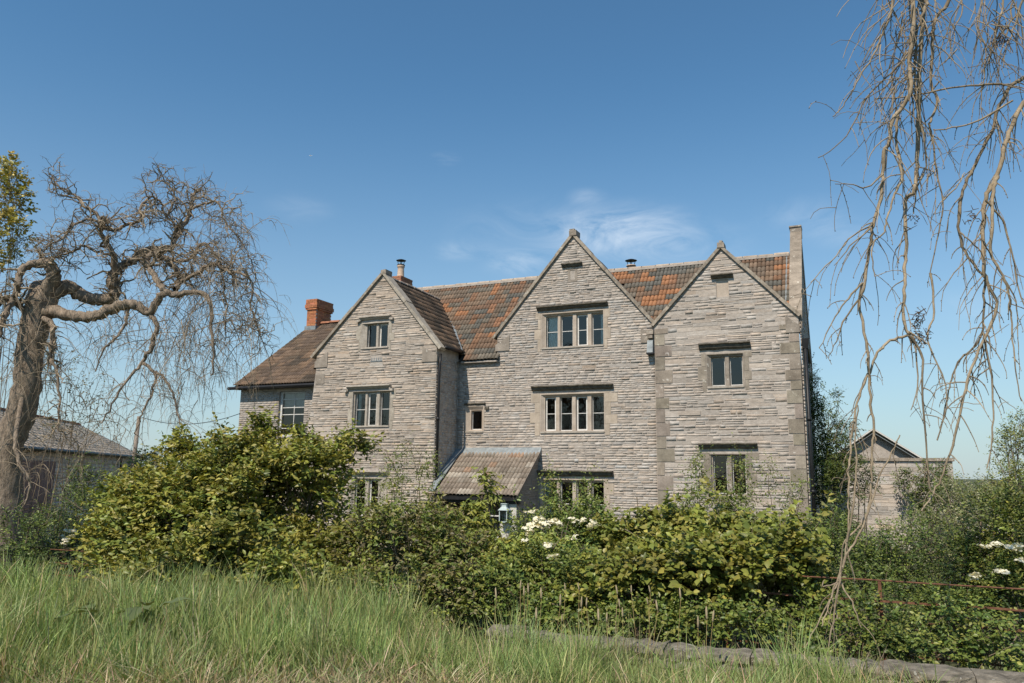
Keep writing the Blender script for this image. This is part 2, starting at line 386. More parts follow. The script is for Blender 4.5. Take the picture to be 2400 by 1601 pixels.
def wall_face(mb, mp, outline, holes, o=0.0):
    """flat convex wall face cut into cells around rectangular openings, with reveals"""
    us = sorted({p[0] for p in outline} | {h[0] for h in holes} | {h[1] for h in holes})
    zs = sorted({min(p[1] for p in outline), max(p[1] for p in outline)} | {h[2] for h in holes} | {h[3] for h in holes})
    cx = sum(p[0] for p in outline)/len(outline); cz = sum(p[1] for p in outline)/len(outline)
    for i in range(len(us)-1):
        for k in range(len(zs)-1):
            um, zm = (us[i]+us[i+1])/2, (zs[k]+zs[k+1])/2
            if any(h[0] < um < h[1] and h[2] < zm < h[3] for h in holes): continue
            pts = [(us[i], zs[k]), (us[i+1], zs[k]), (us[i+1], zs[k+1]), (us[i], zs[k+1])]
            for e in range(len(outline)):
                A, B = outline[e-1], outline[e]
                nx, nz = -(B[1]-A[1]), B[0]-A[0]
                s = 1 if nx*(cx-A[0])+nz*(cz-A[1]) > 0 else -1
                dist = lambda q: s*(nx*(q[0]-A[0])+nz*(q[1]-A[1]))
                def inter(a, b):
                    da, db = dist(a), dist(b); t_ = da/(da-db); return (a[0]+t_*(b[0]-a[0]), a[1]+t_*(b[1]-a[1]))
                if pts: pts = clip_poly(pts, lambda q: dist(q) >= -1e-6, inter)
            if len(pts) >= 3: mb.poly([mp(q[0], q[1], o) for q in pts])
    for (a, b, c, d) in holes:
        r = [(a, c), (b, c), (b, d), (a, d)]
        for k in range(4):
            p, q = r[k-1], r[k]
            mb.poly([mp(*p, o), mp(*q, o), mp(*q, o-0.4), mp(*p, o-0.4)])

def ring(mb, mp, r0, o0, r1, o1):
    a = [(r0[0], r0[2]), (r0[1], r0[2]), (r0[1], r0[3]), (r0[0], r0[3])]
    b = [(r1[0], r1[2]), (r1[1], r1[2]), (r1[1], r1[3]), (r1[0], r1[3])]
    for k in range(4):
        mb.poly([mp(*a[k-1], o0), mp(*a[k], o0), mp(*b[k], o1), mp(*b[k-1], o1)])
def bar_box(mb, mp, u0, u1, z0, z1, o0, o1):
    p = [mp(u0, z0, o0), mp(u1, z0, o0), mp(u1, z0, o1), mp(u0, z0, o1), mp(u0, z1, o0), mp(u1, z1, o0), mp(u1, z1, o1), mp(u0, z1, o1)]
    mb.hexa(p)
def hood_mould(parent, y, x0, x1, zt, h=0.13, proj=0.15, mat='hood', drops=0.0, dropw=0.1, tilt=0.0):
    mb = MB(); n = 7
    prof = [(0.0, 0.0), (0.0, proj), (-0.035, proj+0.005), (-0.055, proj*0.72), (-h*0.75, proj*0.55), (-h, 0.035), (-h, 0.0)]
    xs_ = np.linspace(x0, x1, n)
    V = []; 
    for k, x in enumerate(xs_):
        jz = random.uniform(-.008, .008); jp = random.uniform(-.008, .006)
        for (dz, o) in prof: V.append((x+random.uniform(-.004, .004), y-max(0, o+(jp if o else 0))+(0.03 if o == 0 else 0), zt+dz+jz))
    P = len(prof); F_ = []
    for k in range(n-1):
        for q in range(P): F_.append([k*P+q, k*P+(q+1) % P, (k+1)*P+(q+1) % P, (k+1)*P+q])
    F_.append(list(range(P))); F_.append([(n-1)*P+q for q in range(P)][::-1])
    mb.add(V, F_)
    if drops:
        for s, x in ((-1, x0), (1, x1)):
            mb.rbox(x-(dropw if s < 0 else 0), x+(dropw if s > 0 else 0), y-proj*0.8, y+0.02, zt-drops, zt-drops+0.075, 0.006)
            mb.rbox(x-(0.0 if s < 0 else 0.045), x+(0.0 if s > 0 else 0.045), y-proj*0.6, y+0.02, zt-drops+0.03, zt-h*0.5, 0.006)
    return mb.build('hood_mould', MT[mat], parent)

def window(y, fr, lights, zl, bars=1, mat='ham', casement=(), curtains=(), hood=None, label=None, sill=True, room=True, open_light=None, blockl=None):
    """mullioned stone window; fr = outer frame (x0,x1,z0,z1); lights = [(x0,x1)]; zl=(z0,z1)"""
    x0, x1, z0, z1 = fr; mp = front(y); zb, zt = zl
    w = empty('window', (0, 0, 0)); w.parent = house
    if label: w['label'] = label
    # surround
    mb = MB(); F1 = (x0, x1, z0, z1); ins = 0.028
    F2 = (x0+ins, x1-ins, z0+ins*0.6, z1-ins); G = (lights[0][0]-0.045, lights[-1][1]+0.045, zb-0.03, zt+0.045)
    ring(mb, mp, F1, 0.012, F2, 0.016); ring(mb, mp, F1, -0.2, F1, 0.012)
    ring(mb, mp, F2, 0.016, G, -0.055)
    mb.build('frame', MT[mat], w)
    # mullions and light chamfers
    cells = [G[0]]+[(lights[k][1]+lights[k+1][0])/2 for k in range(len(lights)-1)]+[G[1]]
    for k, (a, b) in enumerate(lights):
        mb = MB()
        C = (cells[k], cells[k+1], G[2], G[3]); L1 = (a-0.012, b+0.012, zb-0.01, zt+0.012); L0 = (a-0.035 if k else a-0.02, b+0.035 if k < len(lights)-1 else b+0.02, zb-0.015, zt+0.03)
        ring(mb, mp, C, -0.055, L0, -0.055); ring(mb, mp, L0, -0.055, L1, -0.12); ring(mb, mp, L1, -0.12, L1, -0.24)
        mb.build('mullion', MT[mat], w)
        op = k in casement
        fw = 0.036 if op else 0.014
        mb = MB(); o = -0.15 if op else -0.165
        Ra = (a-0.012, b+0.012, zb-0.01, zt+0.012); Rb = (a+fw-0.012, b-fw+0.012, zb+fw, zt-fw+0.012)
        ring(mb, mp, Ra, o+0.02, Rb, o+0.02); ring(mb, mp, Rb, o+0.02, Rb, o-0.03)
        cf = mb.build('casement', MT['white'], w)
        mb = MB()
        for q in range(bars):
            zz_ = zb+(zt-zb)*(q+1)/(bars+1)+0.01; bar_box(mb, mp, a+fw*0.5, b-fw*0.5, zz_-0.009, zz_+0.009, o-0.004, o+0.012)
        if bars: mb.build('glazing_bar', MT['white'], w)
        mb = MB(); tl = random.uniform(-.006, .006); tl2 = random.uniform(-.004, .004)
        mb.poly([mp(a, zb, o+tl), mp(b, zb, o+tl2), mp(b, zt, o-tl), mp(a, zt, o-tl2)])
        mb.build('pane', MT['glass'], w)
    for (a, b) in curtains:
        mb = MB(); n = 26
        V = []
        for q in range(n+1):
            u = a+(b-a)*q/n; yy = y+0.225+0.022*math.sin(q*1.5)+0.01*math.sin(q*0.6)
            V += [(u, yy, zb-0.1), (u, yy+0.004, (zb+zt)/2), (u, yy, zt+0.1)]
        mb.add(V, [[q*3+r, q*3+3+r, q*3+4+r, q*3+1+r] for q in range(n) for r in range(2)])
        mb.build('curtain', MT['curtain'], w, True)
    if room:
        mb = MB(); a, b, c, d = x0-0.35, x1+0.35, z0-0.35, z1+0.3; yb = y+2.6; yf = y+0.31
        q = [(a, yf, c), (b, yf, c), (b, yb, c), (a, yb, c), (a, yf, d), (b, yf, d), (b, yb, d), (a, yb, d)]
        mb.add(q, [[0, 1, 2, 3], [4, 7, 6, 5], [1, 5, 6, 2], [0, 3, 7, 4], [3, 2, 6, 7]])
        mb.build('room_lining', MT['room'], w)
    if sill:
        mb = MB(); mb.rbox(x0+0.03, x1-0.03, y-0.035, y+0.1, z0-0.005, z0+0.045, 0.004); mb.build('sill', MT['hoodpale'], w)
    if blockl:
        for (bx0, bx1, bz0, bz1) in blockl:
            mb = MB(); c0 = random.uniform(.85, 1.1); mb.c = (c0, c0, c0*.97); bar_box(mb, mp, bx0, bx1, bz0, bz1, -0.1, 0.012+random.uniform(-.003, .004)); mb.build('jamb_stone', MT[mat], w)
    if hood: hood_mould(w, y, **hood)
    return w

# ---- windows: frame, lights, light heights
YL, YR = -1.45, -0.05
holesL, holesC, holesR, holesW = [], [], [], []
def reg(holes, fr, m=0.0): holes.append((fr[0]-m, fr[1]+m, fr[2]-m, fr[3]+m))
def jambs(fr, w=0.16, seed=0):
    rnd = random.Random(seed); out = []
    for s in (0, 1):
        z = fr[2]-0.08; k = 0
        while z < fr[3]-0.02:
            h = min(rnd.uniform(.24, .42), fr[3]+0.02-z); ww = w*(1.6 if k % 2 else .75)*rnd.uniform(.8, 1.2)
            if s == 0: out.append((fr[0]-ww, fr[0]-0.003, z+.004, z+h-.004))
            else: out.append((fr[1]+0.003, fr[1]+ww, z+.004, z+h-.004))
            z += h; k += 1
    return out
def addwin(holes, y, fr, lights, zl, **kw):
    reg(holes, fr)
    jl = kw.pop('jamb', None)
    if jl is not None:
        b = jambs(fr, jl, int(abs(fr[0])*100)); holes += [(q[0], q[1], q[2], q[3]) for q in b]; kw['blockl'] = b
    if kw.get('hood'):
        h = kw['hood']; holes.append((h['x0'], h['x1'], h['zt']-h.get('h', .13), h['zt']))
    return window(y, fr, lights, zl, **kw)
addwin(holesL, YL, (-14.18, -13.10, 5.53, 6.38), [(-13.96, -13.66), (-13.51, -13.22)], (5.57, 6.31), bars=0, mat='hoodpale', casement=(1,), jamb=0.1,
       hood=dict(x0=-14.22, x1=-13.05, zt=6.58, h=.11, proj=.12, mat='hoodpale', drops=.17), label='two-light attic window in the left gable')
addwin(holesL, YL, (-14.40, -12.96, 3.02, 4.18), [(-14.31, -13.97), (-13.83, -13.55), (-13.37, -13.04)], (3.06, 4.10), mat='hoodpale', casement=(1,), jamb=0.1,
       hood=dict(x0=-14.58, x1=-12.95, zt=4.34, h=.11, proj=.13, mat='hoodpale', drops=.2), curtains=[(-14.36, -14.2)], label='three-light window in the left gable')
addwin(holesL, YL, (-14.30, -13.07, 0.25, 1.46), [(-14.18, -13.84), (-13.65, -13.35)], (0.3, 1.39), mat='hoodpale', casement=(1,), jamb=0.1,
       hood=dict(x0=-14.32, x1=-12.98, zt=1.66, h=.12, proj=.13, mat='hoodpale'), label='ground-floor window behind climbing roses')
addwin(holesC, 0, (-8.50, -6.45, 5.44, 6.57), [(-8.33, -7.99), (-7.84, -7.50), (-7.32, -7.02), (-6.84, -6.50)], (5.50, 6.45), casement=(2,), jamb=0.13,
       hood=dict(x0=-8.61, x1=-6.33, zt=6.78), curtains=[(-8.36, -7.96), (-6.62, -6.46)], label='four-light attic window in the tallest gable')
addwin(holesC, 0, (-8.52, -6.45, 2.85, 4.05), [(-8.35, -8.05), (-7.87, -7.53), (-7.35, -7.05), (-6.86, -6.52)], (2.93, 3.93), casement=(0, 2), jamb=0.2,
       hood=dict(x0=-8.77, x1=-6.19, zt=4.29, h=.15), label='four-light first-floor window')
addwin(holesC, 0, (-8.51, -6.48, 0.02, 1.49), [(-8.38, -8.02), (-7.86, -7.52), (-7.35, -7.05), (-6.88, -6.54)], (0.1, 1.39), casement=(), jamb=0.16,
       hood=dict(x0=-8.57, x1=-6.22, zt=1.74, h=.17, proj=.17), curtains=[(-8.40, -8.2)], label='four-light ground-floor window behind tall stems')
addwin(holesC, 0, (-11.09, -10.40, 2.90, 3.75), [(-10.87, -10.53)], (3.0, 3.57), bars=0, hood=dict(x0=-11.11, x1=-10.36, zt=3.83, h=.07, proj=.06), label='small single-light stair window')
addwin(holesR, YR, (-3.47, -2.42, 4.05, 5.03), [(-3.32, -2.98), (-2.81, -2.50)], (4.13, 4.91), bars=0, mat='ashlar', jamb=0.14,
       hood=dict(x0=-3.64, x1=-2.24, zt=5.32, h=.18, proj=.16), label='two-light first-floor window in the right gable')
addwin(holesR, YR, (-3.45, -2.46, 1.05, 2.24), [(-3.35, -3.02), (-2.84, -2.52)], (1.15, 2.16), bars=0, mat='ashlar', jamb=0.18,
       hood=dict(x0=-3.73, x1=-2.17, zt=2.52, h=.15, proj=.16), label='two-light ground-floor window wrapped in rose stems')
# label stop beside the stair window
mb = MB(); mb.rbox(-10.36, -10.24, -0.07, 0.02, 3.62, 3.70, .005); mb.build('label_stop', MT['hood'], house)
# blind gable panels
def panel(y, hood, rect, slot=None, mat='ham'):
    pz = empty('blind_panel'); pz.parent = house
    hood_mould(pz, y, **hood)
    mb = MB(); mp = front(y)
    if slot:
        wall_face(mb, mp, [(rect[0], rect[2]), (rect[1], rect[2]), (rect[1], rect[3]), (rect[0], rect[3])], [slot], 0.012)
        mb.poly([mp(slot[0], slot[2], -.05), mp(slot[1], slot[2], -.05), mp(slot[1], slot[3], -.05), mp(slot[0], slot[3], -.05)])
    else:
        bar_box(mb, mp, *rect, -0.1, -0.03)
    mb.build('panel_stone', MT[mat], pz)
panel(0, dict(x0=-7.79, x1=-7.13, zt=8.10, h=.13, proj=.13), (-7.60, -7.30, 7.50, 7.90), (-7.53, -7.37, 7.57, 7.87), 'ashlar')
panel(YR, dict(x0=-3.24, x1=-2.63, zt=7.31, h=.12, proj=.14), (-3.11, -2.77, 6.65, 7.15))
holesC += [(-7.79, -7.13, 7.97, 8.10), (-7.60, -7.30, 7.50, 7.90)]; holesR += [(-3.24, -2.63, 7.19, 7.31), (-3.11, -2.77, 6.65, 7.15)]
# vent slot in left gable
mb = MB()
bar_box(mb, front(YL), -13.76, -13.33, 5.10, 5.13, -0.05, 0.02)
for k in range(5): bar_box(mb, front(YL), -13.74+k*.085, -13.70+k*.085, 5.13, 5.22, -0.03, 0.0)
mb.build('vent_grille', MT['lead'], house); holesL.append((-13.76, -13.33, 5.10, 5.28))

# ---- walls
def gable_iv(xl, xr, zk, xa, za, lean=None):
    def f(z):
        a, b = xl, xr
        if lean: a = lean(z)
        if z > zk:
            tt = (z-zk)/(za-zk); return (a+(xa-a)*tt, b+(xa-b)*tt)
        return (a, b)
    return f
CXL, CXR, CAX, CAZ = -9.98, -4.93, -7.43, 8.98
RXL, RXR, RAX, RAZ = -4.92, -0.95, -2.94, 8.08
LXL, LXR, LAX, LAZ = -15.88, -11.37, -13.41, 7.96
MX0 = -11.37
KC, KR, KL = 5.98, 5.95, 5.50
leanL = lambda z: LXL-0.22*float(sstep(4.9, 2.6, z))
quR = []
mb = MB()
wall_face(mb, front(0), [(MX0, HB), (CXR, HB), (CXR, 5.25), (MX0, 5.25)], [h for h in holesC if h[3] < 5.2 and h[3]-h[2] > 0.45 and h[1]-h[0] > .5])
wall_face(mb, front(0), [(CXL, 5.25), (CXR, 5.25), (CXR, KC), (CAX, CAZ), (CXL, KC)], [(-8.50, -6.45, 5.44, 6.57)])
mb.build('wall', MT['mortar'], house)
mb = MB(); wall_face(mb, front(YR), [(RXL, HB), (RXR, HB), (RXR, KR), (RAX, RAZ), (RXL, KR)], [(-3.47, -2.42, 4.05, 5.03), (-3.45, -2.46, 1.05, 2.24), (-3.11, -2.77, 6.65, 7.15)])
mb.poly([(RXL, YR, HB), (RXL, 0.1, HB), (RXL, 0.1, KR), (RXL, YR, KR)])
mb.build('wall', MT['mortar'], house)
mb = MB(); wall_face(mb, front(YL), [(LXL, HB), (LXR, HB), (LXR, KL), (LAX, LAZ), (LXL, KL)], [(-14.18, -13.10, 5.53, 6.38), (-14.40, -12.96, 3.02, 4.18), (-14.30, -13.07, 0.25, 1.46)])
mb.poly([(LXL, YL, 4.9), (LXL-.22, YL, 2.6), (LXL-.22, YL, HB), (LXL, YL, HB)])
mb.poly([(LXR, YL, HB), (LXR, 0.02, HB), (LXR, 0.02, KL), (LXR, YL, KL)])
mb.poly([(LXL, YL, HB), (LXL, YL, KL), (LXL, 6, KL), (LXL, 6, HB)])
mb.build('wall', MT['mortar'], house)
# right end gable wall, back walls
EX = -0.9; RY, RZ = 2.95, 8.52
mb = MB()
mb.poly([(EX, YR, HB), (EX, 6.6, HB), (EX, 6.6, 5.2), (EX, RY, 9.0), (EX, YR, 5.9)])
mb.poly([(EX, 6.6, HB), (-16, 6.6, HB), (-16, 6.6, 5.2), (EX, 6.6, 5.2)])
mb.build('wall', MT['mortar'], house)
stone_wall(front(0), HB, 5.2, lambda z: (MX0+0.01, CXR), holesC)
stone_wall(front(0), 5.2, CAZ-0.12, gable_iv(CXL, CXR-.01, KC, CAX, CAZ-.02), holesC, hmax=0.10)
# quoins of the right block come first as holes
def quoins(x, sgn, z0, z1, lst, seed):
    rnd = random.Random(seed); z = z0; k = 0
    while z < z1:
        h = min(rnd.uniform(.26, .44), z1-z); w = rnd.uniform(.2, .3) if k % 2 else rnd.uniform(.38, .52)
        lst.append((x, x+sgn*w, z+.004, z+h-.004)); z += h; k += 1
ql = []; quoins(RXL, 1, HB, KR-.1, ql, 3); quoins(RXR, -1, HB, KR-.2, ql, 5)
for (a, b, c, d) in ql:
    mb = MB(); c0 = random.uniform(.82, 1.12); mb.c = (c0, c0*random.uniform(.96, 1.02), c0*random.uniform(.92, 1))
    V = stone_verts(min(a, b), max(a, b), c, d, front(YR), 0.018, .003, .003)
    mb.add(V, SF); mb.build('quoin', MT['ashlar'], house)
holesR += [(min(a, b), max(a, b), c-.004, d+.004) for (a, b, c, d) in ql]
stone_wall(front(YR), HB, RAZ-0.12, gable_iv(RXL, RXR, KR, RAX, RAZ-.02), holesR, hmin=.06, hmax=.135, lmin=.16, lmax=.6)
qk = [(LXL, LXL+.42, 4.98, 5.3), (LXL, LXL+.36, 4.45, 4.78), (LXR-.42, LXR, 5.0, 5.3)]
for (a, b, c, d) in qk:
    mb = MB(); mb.add(stone_verts(a, b, c, d, front(YL), 0.018, .003, .003), SF); mb.build('quoin', MT['ashlar'], house)
stone_wall(front(YL), HB, LAZ-0.12, gable_iv(LXL, LXR-.005, KL, LAX, LAZ-.02, leanL), holesL+qk, hmin=.055, hmax=.12, lmin=.14, lmax=.5, kind='warm', pr=.004)
stone_wall(side_r(LXR), HB, 5.2, lambda z: (YL+.005, -0.02), [], kind='')
stone_wall(side_r(EX), HB, 8.7, lambda z: (YR+.01, 6.5) if z < 5.3 else (YR+.02+(RY-YR)*max(0, (z-5.9)/3.3), 6.5-(6.5-RY)*(z-5.3)/3.6), [], hmin=.08, hmax=.15)
# ---- left wing
WY, WX0, WX1, WE = 0.12, -20.45, -15.6, 4.72
wfr = (-18.66, -17.52, 2.84, 4.45)
mb = MB(); wall_face(mb, front(WY), [(WX0, HB), (WX1, HB), (WX1, WE), (WX0, WE)], [wfr])
mb.poly([(WX0, WY, HB), (WX0, WY, WE), (WX0, 4.1, 7.7), (WX0, 8, WE), (WX0, 8, HB)])
mb.build('wall', MT['mortar'], house)
stone_wall(front(WY), HB, WE-.22, lambda z: (WX0, WX1), [wfr, (-18.8, -17.3, 4.45, 4.62)], hmin=.07, hmax=.085, lmin=.16, lmax=.26, kind='dark', pr=.003)
mb = MB(); bar_box(mb, front(WY), -18.8, -17.3, 4.45, 4.61, -.1, .015); mb.build('lintel', MT['ham'], house)
mb = MB(); bar_box(mb, front(WY), WX0, WX1, 4.62, 4.72, -.1, .02); mb.build('wall_plate', MT['lead'], house)
# sash window
w = empty('sash_window'); w.parent = house; w['label'] = 'white sash window with a pale blind half drawn'
mp = front(WY); mb = MB(); ring(mb, mp, wfr, 0.0, wfr, -.15); ring(mb, mp, wfr, -.1, (wfr[0]+.08, wfr[1]-.03, wfr[2]+.08, wfr[3]-.05), -.1)
ring(mb, mp, (wfr[0]+.08, wfr[1]-.03, wfr[2]+.08, wfr[3]-.05), -.1, (wfr[0]+.08, wfr[1]-.03, wfr[2]+.08, wfr[3]-.05), -.2); mb.build('sash_frame', MT['white'], w)
mb = MB(); xm = (wfr[0]+.08+wfr[1]-.03)/2
for zq in (3.88, 3.63, 3.14, 4.18): bar_box(mb, mp, wfr[0]+.06, wfr[1]-.02, zq-.013, zq+.013, -.17, -.135)
bar_box(mb, mp, xm-.012, xm+.012, wfr[2]+.05, wfr[3]-.04, -.168, -.138); mb.build('glazing_bar', MT['white'], w)
for (a, b) in ((wfr[0]+.08, xm), (xm, wfr[1]-.03)):
    for (c, d) in ((2.9, 3.14), (3.14, 3.63), (3.63, 3.88), (3.88, 4.18), (4.18, 4.4)):
        mb = MB(); q = random.uniform(-.004, .004); mb.poly([mp(a, c, -.15+q), mp(b, c, -.15), mp(b, d, -.15-q), mp(a, d, -.15)]); mb.build('pane', MT['glass'], w)
mb = MB(); mb.box(wfr[0], wfr[1], WY+.22, WY+.24, 3.86, 4.46); mb.build('blind', MT['render'], w)
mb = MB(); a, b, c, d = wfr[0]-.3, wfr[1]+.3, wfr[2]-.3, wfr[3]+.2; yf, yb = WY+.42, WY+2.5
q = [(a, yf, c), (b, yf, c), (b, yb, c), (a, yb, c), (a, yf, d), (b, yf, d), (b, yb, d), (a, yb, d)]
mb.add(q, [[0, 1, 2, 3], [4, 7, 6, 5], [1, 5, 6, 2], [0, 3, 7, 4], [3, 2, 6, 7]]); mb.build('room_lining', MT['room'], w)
mb = MB(); mb.rbox(wfr[0]-.08, wfr[1]+.08, WY-.07, WY+.1, wfr[2]-.08, wfr[2], .004); mb.build('sill', MT['hoodpale'], w)

# ---- hand the stones out: the 300 largest are pieces of their own, the rest one joined part
order = sorted([k for k in range(len(STONES))], key=lambda k: -STONES[k][1])
vis = [k for k in order if STONES[k][0][0][1] < 1.0][:300]; visset = set(vis)
bk = Bulk(); SFn = np.array(SF)
for k, (V, a, c) in enumerate(STONES):
    if k in visset:
        mb = MB(); mb.c = tuple(c); mb.add(V, SF); mb.build('stone', MT['stone'], house)
    else: bk.add(V, SFn, c)
o = bk.build('stone_courses', MT['stone'], house); o['kind'] = 'stuff'
# ------------------------------------------------------------------ roofs
TW, TG, TLEN = 0.25, 0.29, 0.355
MAIN_COL = [(.31, .16, .10), (.26, .145, .095), (.225, .135, .095), (.37, .175, .095), (.20, .13, .095), (.165, .145, .128), (.185, .155, .13), (.14, .13, .12), (.25, .17, .125), (.19, .14, .11)]
MAIN_COL = [(a*1.1, b*1.14, c*1.1) for a, b, c in MAIN_COL]
WING_COL = [(.17, .12, .085), (.145, .105, .08), (.20, .14, .10), (.125, .095, .07), (.23, .155, .105), (.105, .083, .065)]
PORCH_COL = [(.31, .26, .21), (.25, .21, .17), (.36, .31, .255), (.37, .25, .175), (.28, .23, .185), (.43, .38, .32), (.33, .27, .22)]
def tile_geom(w, l):
    """double roman tile in its own frame: x across, y up the slope, z off the slope; origin at bottom-left"""
    us = np.array([0, .03, .12, .25, .38, .47, .5, .53, .62, .75, .88, .97, 1.0]); hs = np.array([0, .024, .044, .052, .044, .024, 0, .024, .044, .052, .044, .024, 0]); m = len(us)
    V = []
    for j, yv in enumerate((0.0, l)):
        lift = 0.024*(1-yv/l)+0.002
        for u, h in zip(us, hs): V.append((u*w*1.0, yv, h+lift))
    for u, h in zip(us, hs): V.append((u*w*1.0, 0.002, h+0.026-.02))
    F_ = [[k, k+1, m+k+1, m+k] for k in range(m-1)]
    F_ += [[2*m+k, 2*m+k+1, k+1, k] for k in range(m-1)]
    return np.array(V), F_
TV, TF = tile_geom(TW, TLEN); TFn = np.array(TF)
TMESH = {}
def tile_mesh(c):
    if c not in TMESH: TMESH[c] = np_mesh('roof_tile', TV, TFn, np.tile(c, (len(TV), 1)), MT['tile'], False)
    return TMESH[c]
TILES = []   # (matrix 4x4 np, colour, visible rank)
def tile_slope(p0, across, up, w, l, cols, skip, prio, seed, clump=2):
    """p0 lower-left corner, across/up unit vectors in house space"""
    rnd = random.Random(seed); across = np.array(across, float); up = np.array(up, float); nrm = np.cross(across, up)
    nc = int(round(w/TW)); nr = int(math.ceil((l-TLEN)/TG))+1; sw = w/nc/TW; tg = (l+.02-TLEN)/(nr-1)
    last = None
    for r in range(nr):
        prev = [rnd.choice(cols) for _ in range(nc)]
        for c in range(nc):
            if c and rnd.random() < 0.36: prev[c] = prev[c-1]
            if last and rnd.random() < 0.22: prev[c] = last[min(nc-1, c)]
        last = prev
        for c in range(nc):
            o = np.array(p0)+across*(c*w/nc)+up*(r*tg+rnd.uniform(-.01, .01))+nrm*rnd.uniform(-.002, .006)
            cen = o+across*TW/2+up*TG/2
            if skip(cen): continue
            rot = rnd.gauss(0, .008); a2 = across*math.cos(rot)+up*math.sin(rot); u2 = -across*math.sin(rot)+up*math.cos(rot)
            M4 = np.eye(4); M4[:3, 0] = a2*sw; M4[:3, 1] = u2; M4[:3, 2] = nrm; M4[:3, 3] = o
            TILES.append((M4, prev[c], prio))
def gable_z(x, ax, az, s): return az-s*abs(x-ax)
SC = (CAZ-KC)/((CXR-CXL)/2); SR = (RAZ-KR)/((RXR-RXL)/2); SL = (LAZ-KL)/((LXR-LXL)/2)
m0y, m0z = -0.14, 5.17
ms_ = (RZ-m0z)/(RY-m0y); ml = math.hypot(RZ-m0z, RY-m0y); mu = np.array([0, RY-m0y, RZ-m0z])/ml
def main_skip(p):
    x, y, z = p
    if (x > CXL-.02 and gable_z(x, CAX, CAZ-.02, SC) > z+.13) or gable_z(x, RAX, RAZ-.02, SR) > z+.13: return True
    if gable_z(x, LAX, LAZ-.1, SL) > z+.1: return True
    if y < .12 and x > -9.9: return True
    return x > -1.24 or x < -15.6
tile_slope((-15.6, m0y, m0z), (1, 0, 0), mu, 14.4, ml, MAIN_COL, main_skip, 0, 11)
# left gable: right-hand slope (faces +x)
ex = LXR+.16; ez = LAZ-.1-SL*(ex-LAX); gl_ = math.hypot(ex-LAX, LAZ-.1-ez); gu = np.array([LAX-ex, 0, LAZ-.1-ez])/gl_
def lg_skip(p): return m0z+ms_*(p[1]-m0y) > p[2]+.06
tile_slope((ex, YL+.22, ez), (0, 1, 0), gu, 3.9, gl_, WING_COL, lg_skip, 2, 12)
ex2 = LXL-.16; gu2 = np.array([LAX-ex2, 0, LAZ-.1-ez])/math.hypot(LAX-ex2, LAZ-.1-ez)
tile_slope((ex2, YL+.22+3.9, ez), (0, -1, 0), gu2, 3.9, gl_, WING_COL, lambda p: m0z+ms_*(p[1]-m0y) > p[2]+.06 and p[0] > -15.6, 3, 13)
# left wing front slope
wl = math.hypot(4.1+.28, 7.78-4.68); wu = np.array([0, 4.38, 3.10])/wl
def wing_skip(p): return gable_z(p[0], LAX, LAZ-.1, SL) > p[2]+.05 or (p[0] > -15.5)
tile_slope((-20.58, -0.16, 4.68), (1, 0, 0), wu, 5.4, wl, WING_COL, wing_skip, 1, 14)
# porch slope
PX0, PX1, PY, PZ = -11.12, -8.46, -1.82, 0.99
pl_ = math.hypot(1.80, 2.28-PZ); pu = np.array([0, 1.80, 2.28-PZ])/pl_
tile_slope((PX0, PY, PZ), (1, 0, 0), pu, PX1-PX0, pl_-0.02, PORCH_COL, lambda p: False, 0.5, 15)
# decks below the tiles
mb = MB()
def deck(pts): mb.poly(pts)
deck([(-11.3, m0y+.02, m0z-.02), (-9.97, m0y+.02, m0z-.02), (-9.97, .35, m0z+ms_*.49-.02), (-11.3, .35, m0z+ms_*.49-.02)])
deck([(-16, .34, m0z+ms_*.48-.02), (-1.2, .34, m0z+ms_*.48-.02), (-1.2, RY, RZ-.02), (-16, RY, RZ-.02)])
deck([(-16, 6.7, 5.1), (-1.2, 6.7, 5.1), (-1.2, RY, RZ-.02), (-16, RY, RZ-.02)])
for (ax, az, xl, xr, s, yf) in ((CAX, CAZ-.04, CXL, CXR, SC, .05), (RAX, RAZ-.04, RXL, RXR, SR, .03), (LAX, LAZ-.12, ex2, ex, SL, YL+.05)):
    yb = RY+.3 if s != SL else RY
    deck([(xl, yf, az-s*(ax-xl)), (ax, yf, az), (ax, yb, az), (xl, yb, az-s*(ax-xl))])
    deck([(xr, yf, az-s*(xr-ax)), (ax, yf, az), (ax, yb, az), (xr, yb, az-s*(xr-ax))])
deck([(-20.55, -.14, 4.66), (-15.4, -.14, 4.66), (-15.4, 4.1, 7.74), (-20.55, 4.1, 7.74)])
deck([(-20.55, 8.3, 4.66), (-15.4, 8.3, 4.66), (-15.4, 4.1, 7.74), (-20.55, 4.1, 7.74)])
deck([(PX0, PY+.02, PZ-.02), (PX1, PY+.02, PZ-.02), (PX1, -.01, 2.28), (PX0, -.01, 2.28)])
mb.build('roof_deck', MT['deck'], house)
# hand the tiles out: main roof and porch first
idx = sorted(range(len(TILES)), key=lambda k: (TILES[k][2], random.random())); own = set(idx[:300])
bk = Bulk()
for k, (M4, c, pr_) in enumerate(TILES):
    if k in own:
        o = link('roof_tile', tile_mesh(c), house); o.matrix_local = Matrix(M4.tolist())
    else:
        bk.add(TV@M4[:3, :3].T+M4[:3, 3], TFn, np.array(c)*random.uniform(.82, 1.18))
o = bk.build('roof_tiles', MT['tile'], house); o['kind'] = 'stuff'
